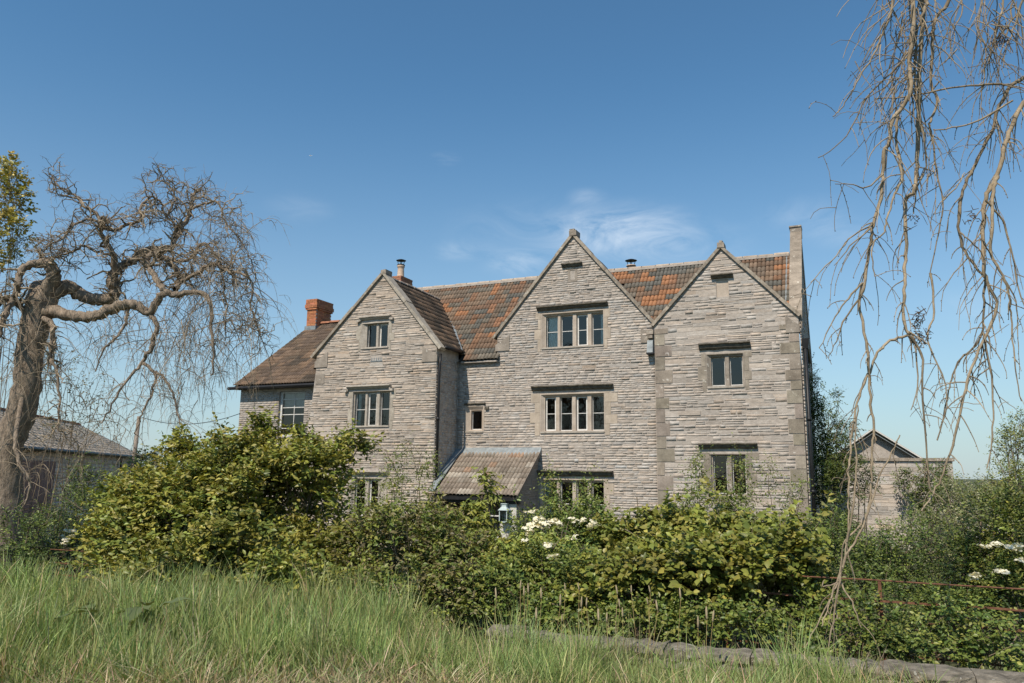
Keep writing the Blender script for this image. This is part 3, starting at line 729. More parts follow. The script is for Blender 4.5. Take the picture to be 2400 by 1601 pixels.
# ridge tiles
def ridge_run(a, b, seg=.46, r=.11, mat='ridge'):
    a = np.array(a, float); b = np.array(b, float); n = int(np.linalg.norm(b-a)/seg); d = (b-a)/np.linalg.norm(b-a); u = np.cross(d, (0, 0, 1))
    for k in range(n):
        mb = MB(); p = a+(b-a)*(k+.02)/n; q = a+(b-a)*(k+.97)/n; dz = random.uniform(-.012, .012); c0 = random.uniform(.8, 1.1); mb.c = (c0, c0*.97, c0*.94)
        V = []
        for P_, dr in ((p, 0.008), (q, 0)):
            for t_ in np.linspace(-.15, math.pi+.15, 7): V.append(P_+u*(r+dr)*math.cos(t_)+np.array([0, 0, (r*.75+dr)*math.sin(t_)+dz]))
        mb.add(V, [[i_, i_+1, i_+8, i_+7] for i_ in range(6)]+[list(range(6, -1, -1)), list(range(7, 14))]); mb.build('ridge_tile', MT[mat], house)
ridge_run((-15.4, RY, RZ+.01), (-1.24, RY, RZ+.01)); ridge_run((-20.0, 4.1, 7.79), (-15.7, 4.1, 7.79), mat='brickdark')
ridge_run((LAX, YL+.4, LAZ-.06), (LAX, 2.3, LAZ-.06), r=.09)
mb = MB(); mb.bar((-15.5, RY-.1, RZ-.035), (-1.25, RY-.1, RZ-.035), .14, .07); mb.build('ridge_mortar', MT['mortar'], house)
# valley and flashings
mb = MB(); mb.bar((ex-.04, m0y+.0, ez+.06), (LAX+.12, RY-.5, LAZ-.14), .20, .025, up=(.5, -.6, .6)); mb.build('valley_flashing', MT['lead'], house)
mb = MB(); mb.bar((-1.28, m0y+.25, m0z+.25*ms_+.06), (-1.28, RY, RZ+.06), .13, .02, up=(0, -.7, .7)); mb.build('parapet_flashing', MT['lead'], house)
# ---- gable copings
def coping(y, xk, zk, xa, za, n, mat='coping', w=.34, th=.075, side=1):
    a = np.array([xk, zk]); b = np.array([xa, za]); L_ = np.linalg.norm(b-a); d = (b-a)/L_
    nn = np.array([-d[1], d[0]]);  nn = nn if nn[1] > 0 else -nn
    for k in range(n):
        mb = MB(); p = a+(b-a)*k/n+d*.004; q = a+(b-a)*(k+1)/n-d*.004; t0 = th*random.uniform(.85, 1.15); yo = y-.075+random.uniform(-.008, .008)
        P_ = []
        for yy in (yo, y+w):
            for (c, o_) in ((p, -.01), (q, -.01), (q, t0), (p, t0)): P_.append((c[0]+nn[0]*o_+random.uniform(-.005, .005), yy, c[1]+nn[1]*o_+random.uniform(-.006, .006)))
        mb.add(P_, [[0, 1, 2, 3], [7, 6, 5, 4], [0, 4, 5, 1], [1, 5, 6, 2], [2, 6, 7, 3], [3, 7, 4, 0]]); c0 = random.uniform(.85, 1.12); mb.t = [(c0, c0, c0*.97)]*8
        mb.build('coping_stone', MT[mat], house)
coping(0, CXL-.12, KC-.12, CAX, CAZ, 5); coping(0, CXR+.04, KC-.05, CAX, CAZ, 5)
coping(YR, RXL-.03, KR-.03, RAX, RAZ, 4); coping(YR, RXR+.02, KR-.02, RAX, RAZ, 4)
coping(YL, LXL-.16, KL-.18, LAX, LAZ, 5, w=.3); coping(YL, LXR+.12, KL-.13, LAX, LAZ, 5, mat='hoodpale', w=.3, th=.09)
def blob(name, parts, mat):
    mb = MB()
    for b_ in parts: mb.rbox(*b_, .012)
    mb.build(name, MT[mat], house)
blob('apex_stone', [(CAX-.11, CAX+.13, -.1, .3, CAZ-.02, CAZ+.16), (CAX-.08, CAX+.06, -.09, .12, CAZ+.14, CAZ+.2)], 'coping')
blob('apex_stone', [(RAX-.09, RAX+.1, YR-.09, .25, RAZ-.0, RAZ+.15), (RAX-.04, RAX+.05, YR-.05, .1, RAZ+.13, RAZ+.22)], 'coping')
blob('apex_stone', [(LAX-.06, LAX+.14, YL-.08, YL+.3, LAZ-.02, LAZ+.12)], 'coping')
def kneeler(x0, x1, y, z0, z1, slope_in):
    mb = MB(); xi, xo = (x1, x0) if slope_in > 0 else (x0, x1)
    f = [(x0, y-.03, z0), (x1, y-.03, z0), (x1, y+.25, z0), (x0, y+.25, z0)]
    zt = lambda x: z1 if x == xi else z0+(z1-z0)*.4
    mb.hexa(f+[(x0, y-.03, zt(x0)), (x1, y-.03, zt(x1)), (x1, y+.25, zt(x1)), (x0, y+.25, zt(x0))]); mb.build('kneeler', MT['ashlar'], house)
kneeler(CXL-.06, CXL+.42, 0, 5.46, 5.95, 1); kneeler(CXR-.4, CXR-.01, 0, 5.46, 5.92, -1)
kneeler(RXR-.34, RXR+.02, YR-.01, 5.5, 5.98, -1); kneeler(LXR-.5, LXR+.03, YL, 5.0, 5.5, -1); kneeler(LXL-.05, LXL+.45, YL, 5.0, 5.5, 1)
# ---- right end parapet, coped with slabs
px0, px1 = -1.16, -0.87; ny = 7
a_, b_ = np.array([0.0, 6.12]), np.array([RY, 9.32])
for k in range(ny):
    p = a_+(b_-a_)*k/ny; q = a_+(b_-a_)*((k+1)/ny)-np.array([.016, .016]); mb = MB(); j = random.uniform(-.008, .008); c0 = random.uniform(.75, 1.15); mb.c = (c0, c0*.97, c0*.92)
    mb.hexa([(px0-.03, p[0], p[1]-.5), (px1, p[0], p[1]-.5), (px1, q[0], q[1]-.5), (px0-.03, q[0], q[1]-.5), (px0-.03, p[0], p[1]+j), (px1+.02, p[0], p[1]+j), (px1+.02, q[0], q[1]+j), (px0-.03, q[0], q[1]+j)])
    mb.build('parapet_stone', MT['ashlar'], house)
mb = MB(); mb.rbox(px0-.03, px1+.02, RY-.1, RY+.35, 9.1, 9.37, .006); mb.rbox(px0-.05, px1+.03, RY-.13, RY+.38, 9.37, 9.42, .006)
mb.hexa([(px0, RY+.3, 8.4), (px1, RY+.3, 8.4), (px1, 6.7, 4.9), (px0, 6.7, 4.9), (px0, RY+.3, 9.25), (px1, RY+.3, 9.25), (px1, 6.7, 5.6), (px0, 6.7, 5.6)])
mb.build('parapet_stone', MT['ashlar'], house)
# ---- chimneys
def brick_stack(ch, x0, x1, y0, y1, z0, z1, mat, caps=(), course=.075):
    mb = MB(); z = z0; k = 0
    mb2 = MB(); mb2.box(x0+.015, x1-.015, y0+.015, y1-.015, z0-.4, z1-.01); mb2.build('core', MT['mortar'], ch)
    while z < z1-.02:
        e = 0.0
        for (c0, c1, ee) in caps:
            if c0 <= z-z0 < c1: e = ee
        for (ax, a0, a1, fixed) in (('x', x0-e, x1+e, y0-e), ('x', x0-e, x1+e, y1+e-.1), ('y', y0-e+.1, y1+e-.1, x0-e), ('y', y0-e+.1, y1+e-.1, x1+e-.1)):
            u = a0-(0.11 if k % 2 else 0)
            while u < a1-.01:
                p, q = max(u, a0), min(u+.225, a1)
                if q-p > .03:
                    b = random.gauss(1, .13); mb.c = (b, b*random.uniform(.9, 1.05), b*random.uniform(.85, 1.05))
                    if ax == 'x': mb.box(p+.004, q-.004, fixed, fixed+.1, z+.004, z+course-.004)
                    else: mb.box(fixed, fixed+.1, p+.004, q-.004, z+.004, z+course-.004)
                u += .225
        z += course; k += 1
    mb2 = MB(); mb2.box(x0, x1, y0, y1, z1-.02, z1+.02); mb2.build('flaunching', MT['mortar'], ch)
    o = mb.build('bricks', MT[mat], ch); o['kind'] = 'stuff'
ch = empty('chimney'); ch.parent = house; ch['label'] = 'orange brick chimney on the left wing'
brick_stack(ch, -20.5, -20.02, 3.72, 4.75, 7.35, 8.74, 'brick', ((.95, 1.4, .05), (1.03, 1.15, .075)))
mb = MB(); mb.box(-20.54, -19.98, 3.66, 4.8, 7.3, 7.62); mb.build('lead_apron', MT['lead'], ch)
ch = empty('chimney'); ch.parent = house; ch['label'] = 'brick chimney with a clay pot and steel cowl'
brick_stack(ch, -15.98, -15.5, 2.98, 3.75, 8.2, 9.16, 'brickdark', ((.68, .96, .05),))
mb = MB(); mb.lathe(-15.68, 3.25, [(.15, 9.16), (.14, 9.2), (.125, 9.5), (.125, 9.58), (.15, 9.6), (.15, 9.66), (.12, 9.68)]); mb.build('chimney_pot', MT['pot'], ch, True)
def cowl(parent, x, y, z, s=1.0):
    mb = MB(); mb.lathe(x, y, [(.13*s, z), (.16*s, z+.01), (.16*s, z+.03), (.1*s, z+.06), (.05*s, z+.07)]); mb.lathe(x, y, [(.19*s, z+.2), (.2*s, z+.21), (.1*s, z+.25), (.02*s, z+.27)])
    for k in range(4):
        t_ = k*math.pi/2+.4; mb.tube([(x+.1*s*math.cos(t_), y+.1*s*math.sin(t_), z+.03), (x+.14*s*math.cos(t_), y+.14*s*math.sin(t_), z+.21)], .012, 5)
    mb.build('cowl', MT['iron'], parent, True)
cowl(ch, -15.68, 3.25, 9.66)
fl = empty('flue_pipe'); fl.parent = house
mb = MB(); mb.lathe(-6.42, 3.25, [(.12, 8.3), (.12, 8.72), (.17, 8.73), (.17, 8.76)]); mb.build('pipe', MT['pot'], fl, True); cowl(fl, -6.42, 3.25, 8.72, 1.05)
# ---- rainwater goods
mb = MB(); mb.tube([(LXR+.07, YL+.12, 5.25), (LXR+.07, YL+.1, 4.9), (LXR+.07, YL+.06, 4.6), (LXR+.07, YL+.06, -.5)], .042, 8)
for z in (3.2, 1.4): mb.tube([(LXR+.07, YL+.06, z), (LXR+.07, YL+.06, z+.09)], .056, 8)
mb.build('drainpipe', MT['iron'], house, True)
mb = MB(); mb.tube([(ex+.03, YL+.2, ez+.0), (ex+.03, -.2, ez+.02)], .055, 8); mb.build('gutter', MT['iron'], house, True)
mb = MB(); mb.tube([(-20.75, -.22, 4.60), (-15.95, -.22, 4.62)], .06, 8); mb.box(-20.5, -15.95, -.15, .1, 4.56, 4.66); mb.build('gutter', MT['iron'], house)
mb = MB(); mb.bar((-11.2, m0y+.06, m0z-.03), (-9.95, m0y+.06, m0z-.03), .1, .05); mb.build('eaves_board', MT['mortar'], house)
mb = MB()
mb.hexa([(-5.12, -.23, 5.12), (-4.945, -.23, 5.12), (-4.945, -.01, 5.12), (-5.12, -.01, 5.12), (-5.11, -.15, 5.5), (-4.95, -.15, 5.5), (-4.95, -.01, 5.5), (-5.11, -.01, 5.5)])
mb.build('rain_hopper', MT['lead'], house)
mb = MB(); mb.rbox(-5.1, -4.95, -.19, 0, 5.56, 5.66, .01); mb.rbox(-5.14, -4.94, -.14, 0, 5.68, 5.82, .01); mb.build('corbel', MT['coping'], house)
mb = MB(); mb.box(-5.13, -4.94, -.24, -.01, 5.08, 5.13); mb.build('hopper_rim', MT['iron'], house)
mb = MB(); mb.tube([(EX+.08, YR+.05, 5.1), (EX+.08, YR+.05, -.6)], .05, 8)
for z in (3.1, 1.2): mb.tube([(EX+.08, YR+.05, z), (EX+.08, YR+.05, z+.09)], .064, 8)
mb.build('drainpipe', MT['iron'], house, True)
mb = MB(); mb.hexa([(EX+.01, YR, 5.05), (EX+.16, YR, 5.05), (EX+.16, YR+.2, 5.05), (EX+.01, YR+.2, 5.05), (EX+.01, YR-.03, 5.32), (EX+.2, YR-.03, 5.32), (EX+.2, YR+.25, 5.32), (EX+.01, YR+.25, 5.32)])
mb.tube([(EX+.1, YR+.1, 5.25), (EX+.12, 1.2, 4.85)], .06, 8); mb.build('rain_hopper', MT['iron'], house)
# ---- porch
po = empty('porch'); po.parent = house; po['label'] = 'lean-to tiled porch in the angle of the left gable'
mb = MB(); mb.poly([(PX1-.1, -1.62, HB), (PX1-.1, .0, HB), (PX1-.1, .0, 2.2), (PX1-.1, -1.62, 1.02)]); mb.build('side_wall', MT['mortar'], po)
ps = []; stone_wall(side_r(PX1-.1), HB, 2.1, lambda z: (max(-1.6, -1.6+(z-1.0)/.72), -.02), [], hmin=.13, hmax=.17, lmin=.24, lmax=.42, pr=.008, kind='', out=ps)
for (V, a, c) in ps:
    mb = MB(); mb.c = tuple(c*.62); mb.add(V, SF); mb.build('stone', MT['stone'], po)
mb = MB(); mb.bar((PX1-.03, PY, PZ+.0), (PX1-.03, -.02, 2.29), .06, .1, up=(0, -.6, .7)); mb.build('verge', MT['timber'], po)
mb = MB(); mb.box(PX0, PX1-.05, -1.66, -1.52, .78, .95); mb.box(PX0, PX1+.02, -1.8, -1.7, .87, .96); mb.build('eaves_beam', MT['iron'], po)
mb = MB(); mb.rbox(PX1-.62, PX1-.12, -1.64, -1.45, HB, .86, .004); mb.build('pier', MT['render'], po)
for x in (-10.3, -9.62):
    mb = MB(); mb.box(x-.06, x+.06, -1.62, -1.5, HB, .8); mb.build('post', MT['timber'], po)
mb = MB(); mb.box(-9.62, PX1-.6, -1.6, -1.55, .42, .45); mb.build('rail', MT['white'], po)
mb = MB(); mb.box(PX0, PX1-.6, -1.58, -1.42, HB, -.15); mb.build('low_wall', MT['render'], po)
mb = MB(); mb.hexa([(PX0-.02, -.02, 2.27), (PX1+.0, -.02, 2.27), (PX1+.0, -.01, 2.42), (PX0-.02, -.01, 2.42), (PX0-.02, -.22, 2.16), (PX1, -.22, 2.16), (PX1, -.2, 2.19), (PX0-.02, -.2, 2.19)]); 
mb.build('top_flashing', MT['lead'], po)
mb = MB(); mb.bar((LXR+.13, -1.42, PZ+.42), (LXR+.13, -.02, 2.37), .24, .03, up=(0, -.6, .7)); mb.bar((LXR+.1, PY+.1, PZ+.1), (LXR+.13, -1.42, PZ+.42), .18, .03, up=(0, -.6, .7)); mb.build('side_flashing', MT['lead'], po)
# lantern on the porch pier: a thing of its own
lp = L2W(PX1-.42, -1.68, 0.1)
ln = empty('wall_lantern', lp, -ALPHA); tag(ln, 'pale blue metal wall lantern on the white porch pier', 'lantern')
mb = MB(); 
for (x, y) in ((-.11, -.2), (.11, -.2), (.11, 0.02), (-.11, 0.02)): mb.box(x-.012, x+.012, y-.012, y+.012, .2, .52)
mb.box(-.125, .125, -.215, .03, .18, .21); mb.build('frame', MT['paleblue'], ln)
mb = MB(); mb.hexa([(-.15, -.24, .51), (.15, -.24, .51), (.15, .03, .51), (-.15, .03, .51), (-.07, -.15, .61), (.07, -.15, .61), (.07, -.03, .61), (-.07, -.03, .61)]); mb.box(-.07, .07, -.15, -.03, .61, .68); mb.box(-.09, .09, -.17, -.01, .68, .7); mb.build('cap', MT['paleblue'], ln)
mb = MB(); mb.box(-.105, .105, -.195, .015, .21, .51); mb.build('glass', MT['glass'], ln)
mb = MB(); mb.lathe(0, -.09, [(.03, .21), (.03, .3), (.015, .31), (.03, .36), (.02, .4)], 8); mb.build('bulb', MT['white'], ln, True)
# ------------------------------------------------------------------ barn on the left
A_ = np.array([-17.24, 36.0]); B_ = np.array([-14.12, 23.4]); u_ = (A_-B_)/np.linalg.norm(A_-B_); BL = float(np.linalg.norm(A_-B_))
barn = empty('stone_barn', (B_[0], B_[1], GH), math.atan2(u_[1], u_[0])); tag(barn, 'low stone barn with grey slate roof behind the bare weeping tree', 'barn')
BE = 2.25-GH; bs = []
mb = MB(); mb.poly([(-6, 0, -.2), (BL, 0, -.2), (BL, 0, BE), (-6, 0, BE)]); mb.poly([(BL, 0, -.2), (BL+2.2, 5.5, -.2), (BL+2.2, 5.5, BE), (BL+1.1, 3, 3.67-GH), (BL, 0, BE)]); mb.build('wall', MT['mortar'], barn)
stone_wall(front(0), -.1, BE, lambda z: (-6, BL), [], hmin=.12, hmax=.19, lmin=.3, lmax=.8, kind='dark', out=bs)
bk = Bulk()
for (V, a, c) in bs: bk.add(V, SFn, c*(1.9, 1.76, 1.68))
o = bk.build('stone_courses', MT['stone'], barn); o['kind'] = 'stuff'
mb = MB(); nrow = 13
rz = 3.67-GH; ry = 3.0
bk = Bulk(); SLF = np.array([[0, 1, 2, 3], [0, 4, 5, 1], [1, 5, 6, 2], [0, 3, 7, 4]])
for r in range(nrow):
    f0, f1 = r/nrow, (r+1.25)/nrow; x = -6.2
    while x < BL+.15:
        w = random.uniform(.28, .5); y0, y1 = -.15+(ry+.15)*f0, -.15+(ry+.15)*min(1, f1); z0, z1 = BE-.06+(rz-BE+.06)*f0, BE-.06+(rz-BE+.06)*min(1, f1); t_ = .03+random.uniform(-.006, .01)
        sk0, sk1 = 1.1*f0, 1.1*min(1, f1); b = random.gauss(1, .13)
        bk.add([(x+sk0, y0, z0+t_), (x+w-.012+sk0, y0, z0+t_), (x+w-.012+sk1, y1, z1+.012), (x+sk1, y1, z1+.012), (x+sk0, y0, z0), (x+w-.012+sk0, y0, z0), (x+w-.012+sk1, y1, z1), (x+sk1, y1, z1)], SLF, (b*1.22, b*1.1, b*.96)); x += w
o = bk.build('roof_slates', MT['slate'], barn); o['kind'] = 'stuff'
mb = MB(); mb.poly([(-6.2, -.12, BE-.07), (BL+.1, -.12, BE-.07), (BL+1.2, ry, rz-.02), (-5.1, ry, rz-.02)]); mb.poly([(-6.2, 6.2, BE-.07), (BL+2.3, 6.2, BE-.07), (BL+1.2, ry, rz-.02), (-5.1, ry, rz-.02)]); mb.build('roof_deck', MT['deck'], barn)
x = -5.1
while x < BL+1.1:
    mb = MB(); c0 = random.uniform(.8, 1.2) if x < BL-1 else 1.5; mb.c = (c0, c0*.9, c0*.8); mb.bar((x, ry, rz+.02), (min(x+.48, BL+1.2), ry, rz+.02), .24, .1); mb.build('ridge_tile', MT['brickdark'], barn); x += .5
mb = MB(); mb.tube([(-6, -.2, BE-.06), (BL+.15, -.2, BE-.08)], .06, 8); mb.tube([(BL*.72, -.1, BE-.1), (BL*.72, -.1, 0)], .04, 6); mb.build('gutter', MT['iron'], barn)
for k in range(2):   # corrugated sheet panels
    mb = MB(); n = 60; x0, x1, z0, z1 = ((-3.2, .9, 0, 1.15), (-3.4, 1.1, 1.2, 2.55))[k]
    V = []
    for q in range(n+1):
        u = x0+(x1-x0)*q/n; yy = -.06-.02*math.sin(q*2.1)
        V += [(u, yy, z0), (u, yy-.015*k, z1)]
    mb.add(V, [[2*q, 2*q+2, 2*q+3, 2*q+1] for q in range(n)]); mb.build('corrugated_panel', MT['tin'], barn)
# telegraph pole and cable
pp = PX(318, 1060, 31); pole = empty('telegraph_pole', (pp[0], pp[1], GH)); tag(pole, 'thin leaning timber pole at the end of the barn', 'pole')
mb = MB(); tp = PX(326, 976, 31); mb.tube([(-.12, 0, -.2), (tp[0]-pp[0], 0, tp[2]-GH)], [.1, .075], 8); mb.build('pole', MT['timber'], pole, True)
mb = MB(); e1 = L2W(-20.4, .1, 3.7); q = [np.array(tp)*(1-t_)+e1*t_-np.array([0, 0, 1.0*4*t_*(1-t_)*.35]) for t_ in np.linspace(0, 1, 14)]; mb.tube(q, .012, 4)
cb = mb.build('overhead_cable', MT['iron']); tag(cb, 'thin cable sagging from the pole to the house', 'cable')
# ------------------------------------------------------------------ outbuilding on the right
ob = empty('stone_outbuilding', L2W(0, 6.85, GH), -ALPHA); tag(ob, 'flat-topped stone outbuilding wall to the right of the house', 'outbuilding')
os_ = []; mb = MB(); mb.box(-.8, 3.2, 0, .4, -.2, 2.88); mb.build('wall', MT['mortar'], ob)
stone_wall(front(0), -.1, 2.86, lambda z: (-.8, 3.2), [], hmin=.1, hmax=.16, lmin=.3, lmax=.75, kind='', pr=.012, out=os_)
for (V, a, c) in os_:
    mb = MB(); mb.c = tuple(c*(1.1, 1.13, 1.17)); mb.add(V, SF); mb.build('stone', MT['stone'], ob)
x = -.9
while x < 3.2:
    mb = MB(); w = random.uniform(.5, .8); mb.rbox(x, min(x+w, 3.27)-.008, -.07, .45, 2.87, 2.97, .006); mb.build('coping_stone', MT['coping'], ob); x += w
gb = empty('gabled_shed', L2W(0, 12.2, GH), -ALPHA); tag(gb, 'small gable with white bargeboard rising behind the outbuilding wall', 'shed')
g0, g1, gz_ = -.55, 2.75, 3.5-GH
mb = MB(); mb.poly([(g0, 0, -.1), (g1, 0, -.1), (g1, 0, 3.05), (1.1, 0, gz_-.12), (g0, 0, 3.05)]); mb.poly([(g1, 0, -.1), (g1, 5, -.1), (g1, 5, 3.05), (g1, 0, 3.05)]); mb.build('wall', MT['mortar'], gb)
for s, x in ((-1, g0-.25), (1, g1+.25)):
    ze = gz_-(abs(x-1.1))*.70
    mb = MB(); mb.hexa([(1.1, -.22, gz_-.02), (x, -.22, ze-.02), (x, 5.2, ze-.02), (1.1, 5.2, gz_-.02), (1.1, -.22, gz_+.06), (x, -.22, ze+.06), (x, 5.2, ze+.06), (1.1, 5.2, gz_+.06)]); mb.build('roof_slope', MT['slate'], gb)
    mb = MB(); mb.bar((1.1, -.235, gz_+.01), (x, -.235, ze+.01), .03, .1, up=(0, -1, 0.01)); mb.build('bargeboard', MT['white'], gb)
    mb = MB(); mb.bar((1.1, -.17, gz_-.13), (x, -.17, ze-.13), .3, .02, up=(-s*.57, 0, .82)); mb.build('soffit', MT['lead'], gb)
lw = empty('lean_to_shed', L2W(3.9, 8.5, GH), -ALPHA); tag(lw, 'low rendered lean-to shed half hidden by shrubs at right', 'shed')
mb = MB(); mb.hexa([(-.7, 0, 0), (1.2, 0, 0), (1.2, 2, 0), (-.7, 2, 0), (-.7, 0, 1.25), (1.2, 0, .85), (1.2, 2, .85), (-.7, 2, 1.25)]); mb.build('wall', MT['render'], lw)
mb = MB(); mb.hexa([(-.85, -.15, 1.29), (1.35, -.15, .83), (1.35, 2.2, .83), (-.85, 2.2, 1.29), (-.85, -.15, 1.36), (1.35, -.15, .9), (1.35, 2.2, .9), (-.85, 2.2, 1.36)]); mb.build('roof', MT['timber'], lw)

# ------------------------------------------------------------------ boundary wall and estate fence
def SD(s, D, z): return EV*s+NV*D+np.array([0, 0, z])
bw = empty('boundary_wall', SD(-3.7, 8.15, -.52), -ALPHA); tag(bw, 'low rough stone boundary wall along the grass bank', 'wall')
x = 0.0
while x < 8.6:
    w = random.uniform(.35, 1.3); mb = MB(); nx = 9; V = []; c0 = random.uniform(.85, 1.15); mb.c = (c0, c0*.99, c0*.96)
    for q in range(nx+1):
        u = x+.006+(w-.012)*q/nx
        r_ = lambda a: random.uniform(-a, a)
        V += [(u, -.2+r_(.02), .385+r_(.012)), (u, -.215+r_(.022), .43+r_(.01)), (u, -.19+r_(.02), .475+r_(.012)), (u, -.02+r_(.02), .492+r_(.012)), (u, .2, .47+r_(.02)), (u, .2, .38)]
    dz_ = random.uniform(-.025, .012); V = [(a, b, c+dz_) for a, b, c in V]
    mb.add(V, [[q*6+k, q*6+6+k, q*6+7+k, q*6+1+k] for q in range(nx) for k in range(5)]+[list(range(6)), [nx*6+k for k in range(5, -1, -1)]]+[[q*6+5, q*6+11, q*6+6, q*6] for q in range(nx)]); mb.build('coping_stone', MT['wallcap'], bw); x += w
ws = []; mb = MB(); mb.box(0, 8.6, -.165, .15, -.6, .40); mb.build('core', MT['mortar'], bw)
stone_wall(front(-.175), -.3, .395, lambda z: (0, 8.6), [], hmin=.09, hmax=.15, lmin=.2, lmax=.5, pr=.02, out=ws)
for (V, a, c) in ws:
    mb = MB(); mb.c = tuple(c*.8); mb.add(V, SF); mb.build('stone', MT['stone'], bw)
fe = empty('estate_fence', SD(0, 10, -.66), -ALPHA); tag(fe, 'rusty iron estate railing half buried in the hedge', 'fence')
ft = lambda s: 0.485-.3*float(sstep(-6, -13, s))
hs = [0, .225, .435, .63, .80, .95]
for k, h in enumerate(hs):
    mb = MB(); pts = []
    for s in np.arange(-16, 5.6, .6): pts.append((s, random.uniform(-.01, .01), ft(s)+.66-h+random.uniform(-.006, .006)))
    if k == 0: mb.tube(pts, .0095, 6)
    else:
        for a, b in zip(pts[:-1], pts[1:]): mb.bar(a, b, .008, .024)
    mb.build('rail', MT['rust'], fe)
for s in np.arange(-15.2, 5.2, 1.72):
    mb = MB(); mb.bar((s, .01, -.3), (s+random.uniform(-.02, .02), .01, ft(s)+.66), .035, .009, up=(0, 1, 0)); mb.build('post', MT['rust'], fe)

# ------------------------------------------------------------------ foliage
def norm(a): return a/(np.linalg.norm(a, axis=-1, keepdims=True)+1e-9)
LEAF_T = np.array([[0, 0, 0], [-.5, .42, .10], [0, .5, 0], [.5, .42, .10], [0, 1, -.12]]); LEAF_F = np.array([[0, 2, 1], [0, 3, 2], [1, 2, 4], [2, 3, 4]])
LEAF_T7 = np.array([[0, 0, 0], [-.40, .26, .07], [-.47, .55, .07], [0, 1, -.16], [.47, .55, .07], [.40, .26, .07], [0, .48, -.03]]); LEAF_F7 = np.array([[6, 1, 0], [6, 2, 1], [6, 3, 2], [6, 4, 3], [6, 5, 4], [6, 0, 5]])
def leaf_mesh_arrays(P, d, n, L, W, fine=False):
    LT, LF = (LEAF_T7, LEAF_F7) if fine else (LEAF_T, LEAF_F)
    s = norm(np.cross(d, n)); n2 = np.cross(s, d); k = len(P)
    V = P[:, None, :]+LT[None, :, 0:1]*s[:, None, :]*W[:, None, None]+LT[None, :, 1:2]*d[:, None, :]*L[:, None, None]+LT[None, :, 2:3]*n2[:, None, :]*L[:, None, None]
    F_ = LF[None]+(np.arange(k)*len(LT))[:, None, None]
    return V.reshape(-1, 3), F_.reshape(-1, 3), (s, d, n2)
LM = {}
def one_leaf(c):
    key = tuple(np.round(c, 3))
    if key not in LM:
        LM[key] = np_mesh('leaf', LEAF_T7, LEAF_F7, np.tile(key, (7, 1)), MT['leaf'])
    return LM[key]
CAMP = np.array([0, 0, EYE])
def emit_leaves(root, P, d, n, L, W, C, own):
    loc = np.array(root.location); k = len(P)
    order_ = np.argsort(np.linalg.norm(P-CAMP, axis=1)+rng.uniform(0, 1.0, k)); mine = np.zeros(k, bool); mine[order_[:own]] = True
    q = ~mine
    V, F_, _ = leaf_mesh_arrays(P[q]-loc, d[q], n[q], L[q], W[q], own > 0)
    o = link('foliage', np_mesh('foliage', V, F_, np.repeat(C[q], 7 if own else 5, axis=0), MT['leaf']), root); o['kind'] = 'stuff'
    if own:
        pal = C[rng.integers(0, k, 6)]
        ii = np.where(mine)[0]; _, _, (s, dd, n2) = leaf_mesh_arrays(P[ii], d[ii], n[ii], L[ii], W[ii])
        for j, i in enumerate(ii):
            m4 = Matrix(((s[j][0]*W[i], dd[j][0]*L[i], n2[j][0]*L[i], P[i][0]-loc[0]), (s[j][1]*W[i], dd[j][1]*L[i], n2[j][1]*L[i], P[i][1]-loc[1]), (s[j][2]*W[i], dd[j][2]*L[i], n2[j][2]*L[i], P[i][2]-loc[2]), (0, 0, 0, 1)))
            o = link('leaf', one_leaf(pal[j % 6]), root); o.matrix_local = m4
def sprays(P0, dirs, nleaf, L, droop=.25, twl=(.18, .38)):
    """leaves along short twigs starting at P0 in direction dirs"""
    k = len(P0); tl = rng.uniform(*twl, k); f = np.tile((np.arange(nleaf)+.6)/nleaf, (k, 1))
    P = P0[:, None, :]+dirs[:, None, :]*(f*tl[:, None])[:, :, None]; P[:, :, 2] -= droop*(f**2)*tl[:, None]*.6
    side = norm(np.cross(dirs, np.array([0, 0, 1.0])+rng.normal(0, .25, (k, 3))))
    sg = np.where(np.arange(nleaf) % 2 == 0, 1, -1)[None, :, None]
    d = norm(side[:, None, :]*sg*.8+dirs[:, None, :]*.75+rng.normal(0, .28, (k, nleaf, 3))-np.array([0, 0, droop]))
    n = norm(np.array([-.2, -.34, .95])+rng.normal(0, .5, (k, nleaf, 3)))
    Ls = L*rng.uniform(.6, 1.25, (k, nleaf))*(1-.35*f**3)
    return P.reshape(-1, 3), d.reshape(-1, 3), n.reshape(-1, 3), Ls.reshape(-1)
